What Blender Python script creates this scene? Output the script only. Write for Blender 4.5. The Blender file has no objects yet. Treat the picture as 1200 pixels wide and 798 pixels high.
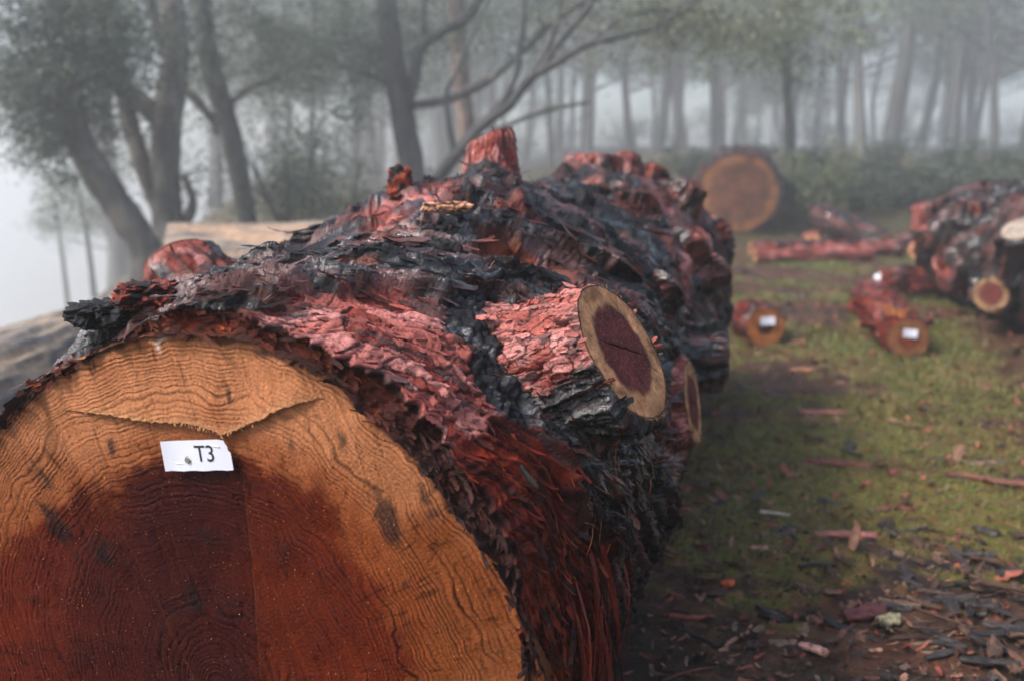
import bpy, math, random
import numpy as np
rng = np.random.default_rng(11)
random.seed(5)
sc = bpy.context.scene
col = sc.collection

# ------------------------------------------------------------------ camera maths
F_PX, PITCH, CH = 1166.7, math.atan(209/1166.7), 1.22
O = np.array([0, 0, CH]); CR = np.array([1., 0, 0])
CF = np.array([0, math.cos(PITCH), -math.sin(PITCH)]); CU = np.array([0, math.sin(PITCH), math.cos(PITCH)])
def at(px, py, Y):
    d = CF + CR*(px-600)/F_PX - CU*(py-399)/F_PX
    return O + d*(Y/d[1])

# ------------------------------------------------------------------ noise
def _hash(*k, seed=0):
    h = np.full(np.broadcast(*k).shape, (seed*374761393 + 668265263) & 0xffffffff, dtype=np.uint64)
    for i, a in enumerate(k):
        h = (h ^ (a.astype(np.int64).astype(np.uint64) & np.uint64(0xffffffff))*np.uint64([2246822519, 3266489917, 668265263][i % 3])) & np.uint64(0xffffffff)
        h = (h ^ (h >> np.uint64(15)))*np.uint64(2654435761) & np.uint64(0xffffffff)
    h = (h ^ (h >> np.uint64(13)))*np.uint64(1274126177) & np.uint64(0xffffffff)
    h = h ^ (h >> np.uint64(16))
    return h.astype(np.float64)/4294967296.0
def perl2(x, y, seed=0):
    x = np.asarray(x, float); y = np.asarray(y, float)
    xi, yi = np.floor(x), np.floor(y); fx, fy = x-xi, y-yi
    u, v = fx*fx*fx*(fx*(fx*6-15)+10), fy*fy*fy*(fy*(fy*6-15)+10)
    def g(dx, dy):
        a = _hash(xi+dx, yi+dy, seed=seed)*2*np.pi
        return np.cos(a)*(fx-dx)+np.sin(a)*(fy-dy)
    return ((g(0,0)*(1-u)+g(1,0)*u)*(1-v)+(g(0,1)*(1-u)+g(1,1)*u)*v)*1.5
def perl3(P, seed=0):
    P = np.asarray(P, float)
    x, y, z = P[..., 0], P[..., 1], P[..., 2]
    xi, yi, zi = np.floor(x), np.floor(y), np.floor(z); fx, fy, fz = x-xi, y-yi, z-zi
    q = lambda f: f*f*f*(f*(f*6-15)+10)
    u, v, w = q(fx), q(fy), q(fz)
    r = 0
    for dx in (0, 1):
        for dy in (0, 1):
            for dz in (0, 1):
                a = _hash(xi+dx, yi+dy, zi+dz, seed=seed)*2*np.pi
                c = _hash(xi+dx, yi+dy, zi+dz, seed=seed+77)*2-1
                s = np.sqrt(1-c*c)
                wt = (u if dx else 1-u)*(v if dy else 1-v)*(w if dz else 1-w)
                r = r + wt*(s*np.cos(a)*(fx-dx)+s*np.sin(a)*(fy-dy)+c*(fz-dz))
    return r*1.5
def fbm3(P, seed=0, n=4):
    return sum(perl3(P*2**i, seed+i*13)*.5**i for i in range(n))
def fbm2(x, y, seed=0, n=4):
    return sum(perl2(x*2**i, y*2**i, seed+i*13)*.5**i for i in range(n))
def worley2(x, y, seed=0):
    xi, yi = np.floor(x), np.floor(y)
    f1 = np.full(x.shape, 9.); f2 = f1.copy(); hid = np.zeros(x.shape); ox = np.zeros(x.shape); oy = ox.copy()
    for dx in (-1, 0, 1):
        for dy in (-1, 0, 1):
            a, b = xi+dx, yi+dy
            px = a+.5+.9*(_hash(a, b, seed=seed)-.5); py = b+.5+.9*(_hash(a, b, seed=seed+1)-.5)
            ex, ey = x-px, y-py; d = np.sqrt(ex*ex+ey*ey)
            m = d < f1
            f2 = np.where(m, f1, np.minimum(f2, d))
            f1 = np.where(m, d, f1); hid = np.where(m, _hash(a, b, seed=seed+2), hid)
            ox = np.where(m, ex, ox); oy = np.where(m, ey, oy)
    return f1, f2, hid, ox, oy
def worley3(P, seed=0):
    x, y, z = P[..., 0], P[..., 1], P[..., 2]
    xi, yi, zi = np.floor(x), np.floor(y), np.floor(z)
    f1 = np.full(x.shape, 9.)
    for dx in (-1, 0, 1):
        for dy in (-1, 0, 1):
            for dz in (-1, 0, 1):
                a, b, c = xi+dx, yi+dy, zi+dz
                d = (x-a-_hash(a, b, c, seed=seed))**2+(y-b-_hash(a, b, c, seed=seed+1))**2+(z-c-_hash(a, b, c, seed=seed+2))**2
                f1 = np.minimum(f1, d)
    return np.sqrt(f1)
def sstep(a, b, x):
    t = np.clip((x-a)/(b-a), 0, 1); return t*t*(3-2*t)
def mixc(a, b, t):
    t = np.asarray(t)[..., None]; return np.asarray(a)*(1-t)+np.asarray(b)*t
def unit(v):
    v = np.asarray(v, float); return v/np.maximum(np.linalg.norm(v, axis=-1, keepdims=True), 1e-9)

# ------------------------------------------------------------------ mesh building
class MB:
    """collects vertices, faces and a colour (rgb + roughness in alpha) and links them as ONE mesh object"""
    def __init__(s): s.v = []; s.f = {}; s.c = []; s.n = 0
    def add(s, V, faces, C=None):
        V = np.asarray(V, float).reshape(-1, 3)
        if C is None: C = np.ones((len(V), 4))*.5
        C = np.broadcast_to(np.asarray(C, float), (len(V), 4))
        for F in (faces if isinstance(faces, (list, tuple)) else [faces]):
            F = np.asarray(F, np.int64); s.f.setdefault(F.shape[1], []).append(F+s.n)
        s.v.append(V); s.c.append(C); s.n += len(V)
    def build(s, name, mat, parent=None, smooth=True, loc=(0, 0, 0)):
        V = np.concatenate(s.v)
        if parent is not None:
            loc = np.zeros(3); q = parent
            while q is not None: loc = loc+np.array(q.location); q = q.parent
        V = V-np.array(loc)
        me = bpy.data.meshes.new(name)
        me.vertices.add(len(V)); me.vertices.foreach_set('co', V.astype(np.float32).ravel())
        li, ls, k0 = [], [], 0
        for k, L in s.f.items():
            A = np.concatenate(L); li.append(A.ravel()); ls.append(k0+np.arange(len(A))*k); k0 += A.size
        li = np.concatenate(li); ls = np.concatenate(ls)
        me.loops.add(len(li)); me.loops.foreach_set('vertex_index', li.astype(np.int32))
        me.polygons.add(len(ls)); me.polygons.foreach_set('loop_start', ls.astype(np.int32))
        me.update(calc_edges=True)
        me.polygons.foreach_set('use_smooth', np.full(len(ls), smooth))
        at_ = me.attributes.new('Col', 'FLOAT_COLOR', 'POINT')
        at_.data.foreach_set('color', np.concatenate(s.c).astype(np.float32).ravel())
        me.validate(); me.update()
        me.materials.append(mat)
        o = bpy.data.objects.new(name, me); col.objects.link(o)
        if parent is not None: o.parent = parent
        else: o.location = loc
        return o
def grid_faces(nu, nv, wrap_v=False):
    i = np.arange(nu-1)[:, None]; j = np.arange(nv if wrap_v else nv-1)[None, :]
    j2 = (j+1) % nv
    return np.stack([i*nv+j, i*nv+j2, (i+1)*nv+j2, (i+1)*nv+j], -1).reshape(-1, 4)
def tag(o, label=None, cat=None, group=None, kind=None):
    if label: o['label'] = label
    if cat: o['category'] = cat
    if group: o['group'] = group
    if kind: o['kind'] = kind
    return o
def empty(name, loc, label=None, cat=None, group=None):
    o = bpy.data.objects.new(name, None); o.empty_display_size = .1; o.location = [float(v) for v in loc]
    col.objects.link(o); return tag(o, label, cat, group)
def copy_tree(o, parent=None):
    c = o.copy(); col.objects.link(c); c.parent = parent
    for ch in list(o.children): copy_tree(ch, c)
    return c
def tube(mb, pts, rad, sides=10, colr=None, bump=0.0, seed=0, cap=True):
    pts = np.asarray(pts, float); n = len(pts); rad = np.broadcast_to(np.asarray(rad, float), (n,))
    T = unit(np.gradient(pts, axis=0))
    ref = np.array([0, 0, 1.]) if abs(T[0][2]) < .9 else np.array([1., 0, 0])
    A = np.zeros_like(pts); a = unit(np.cross(T[0], ref))
    for i in range(n):
        a = unit(a-T[i]*(a@T[i])); A[i] = a
    B = np.cross(T, A)
    th = np.linspace(0, 2*np.pi, sides, endpoint=False)
    V = pts[:, None]+rad[:, None, None]*(np.cos(th)[None, :, None]*A[:, None]+np.sin(th)[None, :, None]*B[:, None])
    if bump:
        N = unit(V-pts[:, None]); V = V+N*(rad[:, None]*bump*fbm3(V*np.array([9., 9., 3.]), seed, 3))[..., None]
    C = np.array([.1, .08, .07, .8]) if colr is None else np.asarray(colr)
    if C.ndim == 1: C = np.broadcast_to(C, (n, sides, 4)).reshape(-1, 4)
    mb.add(V, grid_faces(n, sides, True), C)
    if cap:
        mb.add(V[-1], np.arange(sides)[None, :], np.broadcast_to(C[-1], (sides, 4)))
def smooth_path(P, n):
    P = np.asarray(P, float); d = np.r_[0, np.cumsum(np.linalg.norm(np.diff(P[:, :3], axis=0), axis=1))]
    t = np.linspace(0, d[-1], n); out = np.zeros((n, P.shape[1]))
    M = np.gradient(P, d, axis=0)
    k = np.clip(np.searchsorted(d, t, 'right')-1, 0, len(d)-2); h = (d[k+1]-d[k]); s = ((t-d[k])/h)[:, None]; h = h[:, None]
    return (2*s**3-3*s**2+1)*P[k]+(s**3-2*s**2+s)*h*M[k]+(-2*s**3+3*s**2)*P[k+1]+(s**3-s**2)*h*M[k+1]

# ------------------------------------------------------------------ materials
def new_mat(name):
    m = bpy.data.materials.new(name); m.use_nodes = True; nt = m.node_tree; nt.nodes.clear()
    out = nt.nodes.new('ShaderNodeOutputMaterial'); b = nt.nodes.new('ShaderNodeBsdfPrincipled')
    nt.links.new(b.outputs[0], out.inputs[0]); return m, nt, b
def attr_mat(name, scale=90, var=.45, bump=.35, dist=.004, spec=.5, stretch=None, detail=5, sheen=0, coat=0, alpha_rough=True, trans=0):
    """vertex colour (the thing's own colour) times fine procedural noise, roughness from alpha, noise bump"""
    m, nt, b = new_mat(name); N = nt.nodes; L = nt.links
    a = N.new('ShaderNodeAttribute'); a.attribute_name = 'Col'
    tc = N.new('ShaderNodeTexCoord'); mp = N.new('ShaderNodeMapping')
    if stretch: mp.inputs['Scale'].default_value = stretch
    L.new(tc.outputs['Object'], mp.inputs[0])
    n1 = N.new('ShaderNodeTexNoise'); n1.inputs['Scale'].default_value = scale; n1.inputs['Detail'].default_value = detail; n1.inputs['Roughness'].default_value = .65
    L.new(mp.outputs[0], n1.inputs['Vector'])
    mr = N.new('ShaderNodeMapRange'); mr.inputs[1].default_value = .25; mr.inputs[2].default_value = .75
    mr.inputs[3].default_value = 1-var; mr.inputs[4].default_value = 1+var
    L.new(n1.outputs[0], mr.inputs[0])
    mx = N.new('ShaderNodeVectorMath'); mx.operation = 'MULTIPLY'
    L.new(a.outputs['Color'], mx.inputs[0]); L.new(mr.outputs[0], mx.inputs[1]); L.new(mx.outputs[0], b.inputs['Base Color'])
    n2 = N.new('ShaderNodeTexNoise'); n2.inputs['Scale'].default_value = scale*.35; n2.inputs['Detail'].default_value = 3
    L.new(mp.outputs[0], n2.inputs['Vector'])
    r = N.new('ShaderNodeMath'); r.operation = 'MULTIPLY_ADD'; r.use_clamp = True
    L.new(n2.outputs[0], r.inputs[0]); r.inputs[1].default_value = .35
    s = N.new('ShaderNodeMath'); s.operation = 'SUBTRACT'; L.new(a.outputs['Alpha'], s.inputs[0]); s.inputs[1].default_value = .17
    L.new(s.outputs[0], r.inputs[2]); L.new(r.outputs[0], b.inputs['Roughness'])
    bp = N.new('ShaderNodeBump'); bp.inputs['Strength'].default_value = bump; bp.inputs['Distance'].default_value = dist
    L.new(n1.outputs[0], bp.inputs['Height']); L.new(bp.outputs[0], b.inputs['Normal'])
    b.inputs['Specular IOR Level'].default_value = spec
    if coat:
        n3 = N.new('ShaderNodeTexNoise'); n3.inputs['Scale'].default_value = 9; n3.inputs['Detail'].default_value = 6; n3.inputs['Roughness'].default_value = .7
        L.new(mp.outputs[0], n3.inputs['Vector']); m3 = N.new('ShaderNodeMapRange'); m3.inputs[1].default_value = .46; m3.inputs[2].default_value = .62; m3.inputs[4].default_value = coat
        L.new(n3.outputs[0], m3.inputs[0]); m4 = N.new('ShaderNodeMapRange'); m4.inputs[1].default_value = .45; m4.inputs[2].default_value = .36
        L.new(a.outputs['Alpha'], m4.inputs[0]); mm_ = N.new('ShaderNodeMath'); mm_.operation = 'MULTIPLY'; L.new(m3.outputs[0], mm_.inputs[0]); L.new(m4.outputs[0], mm_.inputs[1]); L.new(mm_.outputs[0], b.inputs['Coat Weight'])
        b.inputs['Coat Roughness'].default_value = .11; b.inputs['Coat IOR'].default_value = 1.65; L.new(bp.outputs[0], b.inputs['Coat Normal'])
    return m
M_BARK = attr_mat('wet_charred_bark', scale=190, var=.45, bump=.8, dist=.003, spec=.07, coat=1.)
M_WOOD = attr_mat('wet_sawn_wood', scale=260, var=.3, bump=.35, dist=.0016, spec=.04, detail=6)
M_FARBARK = attr_mat('far_bark', scale=22, var=.5, bump=.6, dist=.02, spec=.5)
M_TRUNK = attr_mat('tree_bark', scale=6, var=.5, bump=.6, dist=.03, stretch=(3, 3, .5), spec=.35)
M_LEAF = attr_mat('leaves', scale=3, var=.45, bump=0, spec=.4)
M_GRD = attr_mat('forest_soil', scale=45, var=.6, bump=.8, dist=.02, spec=.10, detail=8)
M_LIT = attr_mat('litter', scale=60, var=.5, bump=.5, dist=.004, spec=.14)
M_PAPER = attr_mat('laminated_paper', scale=30, var=.03, bump=.08, dist=.002, spec=.5)
M_INK = attr_mat('black_ink', scale=30, var=.1, bump=0, spec=.4)
m, nt, b = new_mat('steel'); M_STEEL = m
b.inputs['Metallic'].default_value = .9; b.inputs['Roughness'].default_value = .35
n = nt.nodes.new('ShaderNodeTexNoise'); n.inputs['Scale'].default_value = 400
cr = nt.nodes.new('ShaderNodeValToRGB'); cr.color_ramp.elements[0].color = (.18, .16, .13, 1); cr.color_ramp.elements[1].color = (.55, .53, .48, 1)
nt.links.new(n.outputs[0], cr.inputs[0]); nt.links.new(cr.outputs[0], b.inputs['Base Color'])

# ------------------------------------------------------------------ the bark field
KINDS = 'KPCRO'          # black plates, pink flakes, char clumps, red fibre, orange hollow
def bark_field(u, v, X, W, circ, seed=0, sz=1.0):
    """u along / v across the grain (metres), X position, W (n,5) kind weights -> height (m), colour rgba, kind weights"""
    wp = .5*fbm3(X*9/sz, seed+3, 3)
    wq = .5*fbm3(X*9/sz, seed+4, 3)
    u1 = u+.028*wp*sz; v1 = v+.010*wq*sz
    ua = np.where(circ > .5, v1, u1); va = np.where(circ > .5, u1, v1)
    f1, f2, hk, ox, oy = worley2(ua/(.30*sz), va/(.036*sz), seed+10)
    g1, g2, hp, px, py = worley2(ua/(.062*sz), va/(.026*sz), seed+20)
    Wn = W.copy()
    for i in range(5):
        Wn[..., i] += .30*fbm3(X*7/sz, seed+30+i*7, 3)+.16*((hk*7.13+i*.37) % 1-.5)+.12*((hp*5.31+i*.61) % 1-.5)
    e = np.exp(14*(Wn-Wn.max(-1, keepdims=True))); e /= e.sum(-1, keepdims=True)
    fine = perl2(ua*26/sz, va*230/sz, seed+50); fine2 = perl2(ua*60/sz, va*460/sz, seed+51)
    lay = fbm2(ua*5/sz, va*17/sz, seed+52, 4)*.5+.5
    NL = 9; kf = lay*NL; kk = np.floor(kf); ff = kf-kk
    terr = (kk+sstep(0, .22, ff)+.15*ff)/NL
    lay2 = (fbm2(ua*13/sz, va*52/sz, seed+62, 3)*.5+.5)*6; k2 = np.floor(lay2); terr2 = (k2+sstep(0, .2, lay2-k2))/6
    lh = _hash(kk, np.floor(X[..., 0]*0), seed=seed+5)
    crk = perl2(ua*17/sz+.5*wp, va*46/sz+wq, seed+56)
    ck = sstep(.0, .10, f2-f1); cp = sstep(.0, .13, g2-g1)
    rdg = 1-np.abs(perl2(ua*3.2/sz, va*24/sz, seed+57))*2; rdg2 = 1-np.abs(perl2(ua*7/sz, va*62/sz, seed+58))*2
    hK = .042*terr+.020*terr2+.007*hk+.018*rdg+.007*rdg2-.004*(1-ck)+.0011*fine+.0007*fine2+.0022*perl3(X*70/sz, seed+53)+.0030*np.abs(perl3(X*32/sz, seed+55))
    hP = .024*terr+.010*terr2+.003*rdg+.005*hp+.0035*px-.003*(1-cp)+.0010*fine+.0020*perl3(X*60/sz, seed+54)-.004*np.exp(-(crk/.06)**2)
    wc1 = worley3(X/(.013*sz), seed+60); wc2 = worley3(X/(.032*sz), seed+61)
    hC = .020*(.8-wc2)+.013*(.7-wc1)+.02*lay
    r1 = perl2(ua*5/sz, va*55/sz, seed+70); r2 = perl2(ua*11/sz, va*150/sz, seed+71)
    hR = .012*(1-np.abs(r1)*2)+.004*r2+.0016*fine+.016*lay
    hO = .016*(1-np.abs(r1)*2)+.005*r2-.012+.01*lay
    h = (e*np.stack([hK, hP, hC, hR, hO], -1)).sum(-1)*sz
    # colours
    g = .0045+.007*hk**2+.003*lh
    cK = np.stack([g, g*.97, g*1.0], -1)
    cK = mixc(cK, [.075, .034, .031], np.where((hk*13.7) % 1 > .86, .7, 0)*ck)
    cK = mixc(cK, [.050, .010, .006], (1-ck)*.5)
    cK = mixc(cK, [.10, .022, .012], sstep(.35, .65, fbm2(ua*4/sz, va*30/sz, seed+59, 3))*.7)
    pk = hp[..., None]
    cP = mixc(mixc(np.array([.225, .060, .048]), [.300, .115, .102], sstep(.5, .95, hp)), [.130, .023, .016], sstep(.45, .05, hp))
    cP = mixc(cP, [.035, .022, .022], np.where((hp*9.1+lh*3) % 1 > .86, .85, 0))
    cP = mixc(cP, [.030, .008, .006], (1-cp)*.8)
    cP = mixc(cP, [.045, .012, .010], np.exp(-(crk/.05)**2)*.75)
    cC = np.broadcast_to([.009, .009, .010], cP.shape)+(.008*(hp-.5))[..., None]
    cR = mixc(mixc([.022, .004, .003], [.115, .012, .005], sstep(-.3, .5, r1+.4*fine)), [.17, .030, .010], sstep(.25, .7, r2)*.6)
    cO = mixc(mixc([.09, .013, .006], [.20, .036, .010], sstep(-.4, .4, r1)), [.27, .075, .020], sstep(.2, .7, r2)*.6)
    cl = (e[..., None]*np.stack([cK, cP, cC, cR, cO], -2)).sum(-2)
    ro = (e*np.array([.34, .44, .42, .46, .40])).sum(-1)+.12*(hk-.5)
    cl = cl*(1+.25*fbm3(X*20/sz, seed+80, 2))[..., None]
    return h, np.concatenate([np.clip(cl, .004, 1), np.clip(ro, .2, 1)[..., None]], -1), e

def flakes(mb, P, N, T, C, L, Wd, lift, curl):
    """thin curled bark scales: n flakes standing off a surface at P with normal N along T"""
    n = len(P); B = unit(np.cross(N, T)); T = np.cross(B, N)
    nu, nv = 6, 3
    s = np.linspace(0, 1, nu); w = np.array([-1, 0, 1.])
    prof = np.array([.75, .95, 1, 1, .9, .6])
    jag = rng.uniform(.55, 1.25, (n, nu, nv)); jl = rng.uniform(-.07, .07, (n, nu, nv))
    x = (s[None, :, None]+jl)*L[:, None, None]
    y = w[None, None, :]*prof[None, :, None]*jag*Wd[:, None, None]*.5
    z = x*np.tan(lift)[:, None, None]*s[None, :, None]+curl[:, None, None]*(np.abs(w)**2)[None, None, :]*Wd[:, None, None]*.5+.0015
    z = z+rng.normal(0, .05, (n, nu, nv))*Wd[:, None, None]
    V = P[:, None, None]+x[..., None]*T[:, None, None]+y[..., None]*B[:, None, None]+z[..., None]*N[:, None, None]
    F = (np.arange(n)[:, None, None]*(nu*nv)+grid_faces(nu, nv)[None]).reshape(-1, 4)
    Cv = np.broadcast_to(C[:, None, None, :], (n, nu, nv, 4)).copy()
    Cv[..., :3] *= rng.uniform(.8, 1.2, (n, nu, nv))[..., None]
    mb.add(V, F, Cv.reshape(-1, 4))
def ribbons(mb, P, T, N, L, Wd, C, sag=.3, wig=.15, nseg=7, lift=.1):
    """thin fibres that follow T from P and stand a little off the surface"""
    n = len(P); T = unit(T); N = unit(N); B = np.cross(N, T)
    s = np.linspace(0, 1, nseg)
    a = rng.normal(0, wig, (n, 1))*s**2+rng.normal(0, wig*.25, (n, nseg)).cumsum(1)*.3
    c = rng.uniform(0, lift, (n, 1))*np.sin(s*np.pi*rng.uniform(.5, 1.1, (n, 1)))+.01
    V0 = P[:, None]+L[:, None, None]*(s[None, :, None]*T[:, None]+a[..., None]*B[:, None]+c[..., None]*N[:, None])
    V0[..., 2] -= (L[:, None]*sag*s**2)*.3
    tw = rng.uniform(0, 2*np.pi, n); Bd = np.cos(tw)[:, None]*B+np.sin(tw)[:, None]*N
    wd = Wd[:, None]*np.array([.7, 1, 1, 1, .9, .7, .2])[None, :nseg]
    V = np.stack([V0-Bd[:, None]*wd[..., None]*.5, V0+Bd[:, None]*wd[..., None]*.5], 2)
    F = (np.arange(n)[:, None, None]*(nseg*2)+grid_faces(nseg, 2)[None]).reshape(-1, 4)
    mb.add(V, F, np.broadcast_to(C[:, None, None, :], (n, nseg, 2, 4)).reshape(-1, 4))

def cut_disc(mb, center, normal, radius, seed=0, nr=40, na=96, heart=.62, sap=(.46, .24, .11), hrt=(.13, .030, .026), ring=.006, up=(0, 0, 1), wob=.06, amp=.0008):
    """a sawn end: sapwood rim, darker heartwood with an uneven edge, rings, a drying check"""
    n = unit(normal); A = unit(np.cross(up, n)); B = np.cross(n, A)
    th = np.linspace(0, 2*np.pi, na, endpoint=False); r = np.linspace(0, 1, nr)
    rad = radius*(1+wob*perl2(np.cos(th)*1.5+seed*3.1, np.sin(th)*1.5, seed))
    R_, TH = np.meshgrid(r, th, indexing='ij')
    x = R_*rad*np.cos(TH); y = R_*rad*np.sin(TH)
    w = fbm2(x/radius*2+seed, y/radius*2, seed+3, 3)
    hb = heart*(1+.10*w+.05*fbm2(x/radius*7, y/radius*7, seed+9, 2))
    m = sstep(hb+.03, hb-.03, R_)
    ph = (R_*radius/ring+.8*w) ; rg = .5+.5*np.sin(ph*2*np.pi)
    c = mixc(np.array(sap), np.array(hrt), m)
    c = c*(1-.35*rg*(.5+.5*w))[..., None]*(1+.25*fbm2(x/radius*11, y/radius*11, seed+5, 3))[..., None]
    chk = np.exp(-((y-.25*x+.02*radius*np.sin(x/radius*9))/(.022*radius))**2)*sstep(.75, .2, R_)*(m > .3)
    c = mixc(c, [.015, .006, .005], chk*.85)
    c = mixc(c, [.02, .015, .014], sstep(.965, 1., R_)*.7)
    h = amp*rg-.004*chk+amp*2*fbm2(x/.01, y/.01, seed, 2)
    P = np.asarray(center)+x[..., None]*A+y[..., None]*B+h[..., None]*n
    C = np.concatenate([np.clip(c, .004, 1), np.full(c.shape[:2]+(1,), .55)], -1)
    mb.add(P, grid_faces(nr, na, True), C.reshape(-1, 4))
    return rad, A, B, th

# ------------------------------------------------------------------ big log with branch stubs
class BigLog:
    pinch = ()
    soft = False
    spiral = math.radians(58)
    def __init__(s, C0, yaw, tk, Rk, knots, blobs, seed, base):
        s.C0 = np.asarray(C0, float); y = math.radians(yaw)
        s.D = np.array([math.sin(y), math.cos(y), 0]); s.E1 = np.array([math.cos(y), -math.sin(y), 0]); s.E2 = np.array([0, 0, 1.])
        s.tk, s.Rk, s.knots, s.blobs, s.seed, s.base = tk, Rk, knots, blobs, seed, base
    def P(s, t, th, r):
        return s.C0+np.asarray(t)[..., None]*s.D+(r*np.cos(th))[..., None]*s.E1+(r*np.sin(th))[..., None]*s.E2
    def R0(s, t, th):
        r = np.interp(t, s.tk, s.Rk)
        for (kt, kd, kr, amp) in s.knots:
            d = np.hypot(t-kt, .55*(((th-math.radians(kd)+np.pi) % (2*np.pi))-np.pi))
            r = r+amp*np.exp(-(d/(kr*1.7))**2)
        for (pt, pd, wt, wd, amp) in s.pinch:
            y = np.degrees(((th-math.radians(pd)+np.pi) % (2*np.pi))-np.pi); r = r+amp*np.exp(-((t-pt)/wt)**2-(y/wd)**2)
        return r
    def surface(s, t, th, sz=1.0):
        r = s.R0(t, th); X = s.P(t, th, r)
        rr = np.interp(t, s.tk, s.Rk)
        r = r+.030*perl3(X*2.3, s.seed)+(.020+.018*sstep(1.3, 2., t))*perl3(X*5.5, s.seed+1)+.008*perl3(X*13, s.seed+2)*sstep(.9, 1.6, t)
        cg, sg = math.cos(s.spiral), math.sin(s.spiral)
        u = cg*t-sg*th*rr; v = sg*t+cg*th*rr
        du = np.zeros_like(u); dv = np.zeros_like(u)
        for (kt, kd, kr, amp) in s.knots:
            x = t-kt; y = (((th-math.radians(kd)+np.pi) % (2*np.pi))-np.pi)*rr
            x, y = cg*x-sg*y, sg*x+cg*y; q = np.maximum(x*x+y*y, kr*kr); du += kr*kr*x/q; dv -= kr*kr*y/q
        W = np.zeros(t.shape+(5,)); W[:] = s.base
        circ = np.zeros_like(t)
        for (kind, bt, bd, br, st) in s.blobs:
            x = (t-bt); y = (((th-math.radians(bd)+np.pi) % (2*np.pi))-np.pi)*rr
            g = st*np.exp(-((x*x+y*y)/(br*br)))
            if kind == '|': circ = np.maximum(circ, g)
            else: W[..., KINDS.index(kind)] += g
        h, C, e = bark_field(u+du, v+dv, X, W, circ, s.seed, sz)
        if s.soft: h = h*(.35+.65*sstep(0, .07, t))
        return r+h, C, e, circ

HERO = BigLog((-.44, 1.40, .53), 15, [0, .3, .6, 1, 1.5, 2, 3, 3.6, 4.0, 4.25], [.475, .50, .525, .585, .555, .52, .535, .53, .47, .40],
    knots=[(.40, 40, .14, .075), (1.10, 10, .12, .02), (1.42, 17, .08, .0), (1.30, 86, .09, .05), (2.9, 80, .13, .07), (3.2, 70, .08, .06), (2.2, 60, .07, .08),
           (2.1, 37, .08, .09), (2.5, 27, .08, .08), (.95, 148, .11, .05), (3.3, 50, .08, .08), (3.0, 38, .08, .08), (2.7, 100, .1, .05), (1.75, 48, .07, .07), (1.75, 75, .07, .06), (2.5, 48, .06, .08), (1.5, 32, .07, .06), (2.6, 68, .06, .07), (3.5, 62, .07, .08), (3.6, 35, .08, .08), (.78, 60, .16, -.05), (1.0, 84, .2, .025)],
    blobs=[('K', .05, 97, .14, .9), ('K', .06, 84, .09, .7), ('K', .22, 88, .13, .9), ('K', .37, 89, .14, .8), ('K', .55, 87, .14, .6), ('K', .36, 70, .09, .9), ('K', .43, 62, .08, .9),
           ('C', .33, 55, .065, 1.3), ('C', .24, 52, .05, 1.3), ('C', .19, 45, .055, 1.2), ('C', .16, 41, .05, 1.2), ('C', .27, 46, .05, 1.3),
           ('P', .08, 54, .09, 1.1), ('P', .03, 49, .06, 1.1), ('P', .06, 44, .06, .9), ('P', .06, 62, .08, .9), ('P', .2, 67, .08, .8), ('P', .05, 71, .08, 1.), ('P', .03, 77, .07, .9), ('P', .43, 74, .06, .9), ('P', .13, 60, .06, .8),
           ('P', .3, 76, .05, .8), ('P', .12, 80, .05, .6),
           ('R', 0, 120, .05, .6), ('R', .02, 29, .12, 1.1), ('R', .05, 24, .10, 1.1), ('R', .03, 20, .08, 1.0), ('R', .31, -13, .14, 1.1), ('R', .2, 0, .14, 1.1), ('R', .2, -18, .2, 1.1), ('R', .05, 5, .15, .9),
           ('O', .84, 57, .13, 1.3), ('O', .70, 57, .09, 1.2), ('O', .77, 64, .10, 1.2), ('O', .85, 11, .09, .8), ('R', .62, 66, .08, .8), ('P', .95, 16, .08, .8), ('O', 1.0, 5, .1, .6),
           ('K', .46, 22, .14, 1.1), ('K', .57, 10, .16, 1.2), ('K', .3, 20, .09, .9), ('K', .54, -3, .16, 1.1), ('K', .45, -9, .07, .7), ('K', .29, 33, .06, .9), ('K', .16, 12, .07, .7), ('K', .7, -10, .25, .8), ('K', .24, 28, .06, .6),
           ('K', .8, 73, .10, .5), ('K', 1.72, 63, .22, .8), ('K', 1.01, 42, .2, 1.), ('K', 1.2, 30, .2, 1.), ('P', 2.76, 61, .12, .9), ('K', 1.5, 80, .3, .6), ('P', .7, 92, .1, .6), ('P', 1.0, 95, .12, .5), ('K', 2.0, 45, .2, .6), ('P', 2.1, 37, .12, .9), ('P', 2.5, 27, .12, .8), ('P', 2.2, 60, .1, .8), ('R', 2.95, 70, .1, .7), ('P', 3.0, 38, .1, .7),
],
    seed=3, base=[.42, .22, 0, .02, 0])

HERO.soft = True
HERO.pinch = ((.95, -5, .45, 34, -.065), (1.75, 2, .38, 40, -.085), (2.6, -8, .9, 42, -.075), (.45, 118, .38, 26, -.055), (.80, 112, .30, 24, -.06), (1.62, 75, .16, 40, -.04))
def hero_wood(th):   # outline of the sawn wood on the front face, metres from the axis
    a = np.degrees(th) % 360
    w = np.interp(a, [0, 14, 26, 35, 47, 55, 63, 72, 80, 97, 106, 116, 128, 140, 180, 230, 270, 320, 345, 360],
                  [.51, .47, .452, .44, .436, .43, .446, .449, .452, .452, .455, .458, .465, .472, .48, .47, .46, .48, .51, .51])
    return w+.006*perl2(np.cos(th)*5, np.sin(th)*5, 8)+.003*perl2(np.cos(th)*20, np.sin(th)*20, 9)

def theta_grid(nd, ns, a0=-55, a1=150):
    d = np.linspace(a0, a1, nd); s = np.linspace(a1, a0+360, ns+2)[1:-1]
    return np.radians(np.r_[d, s])

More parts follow.
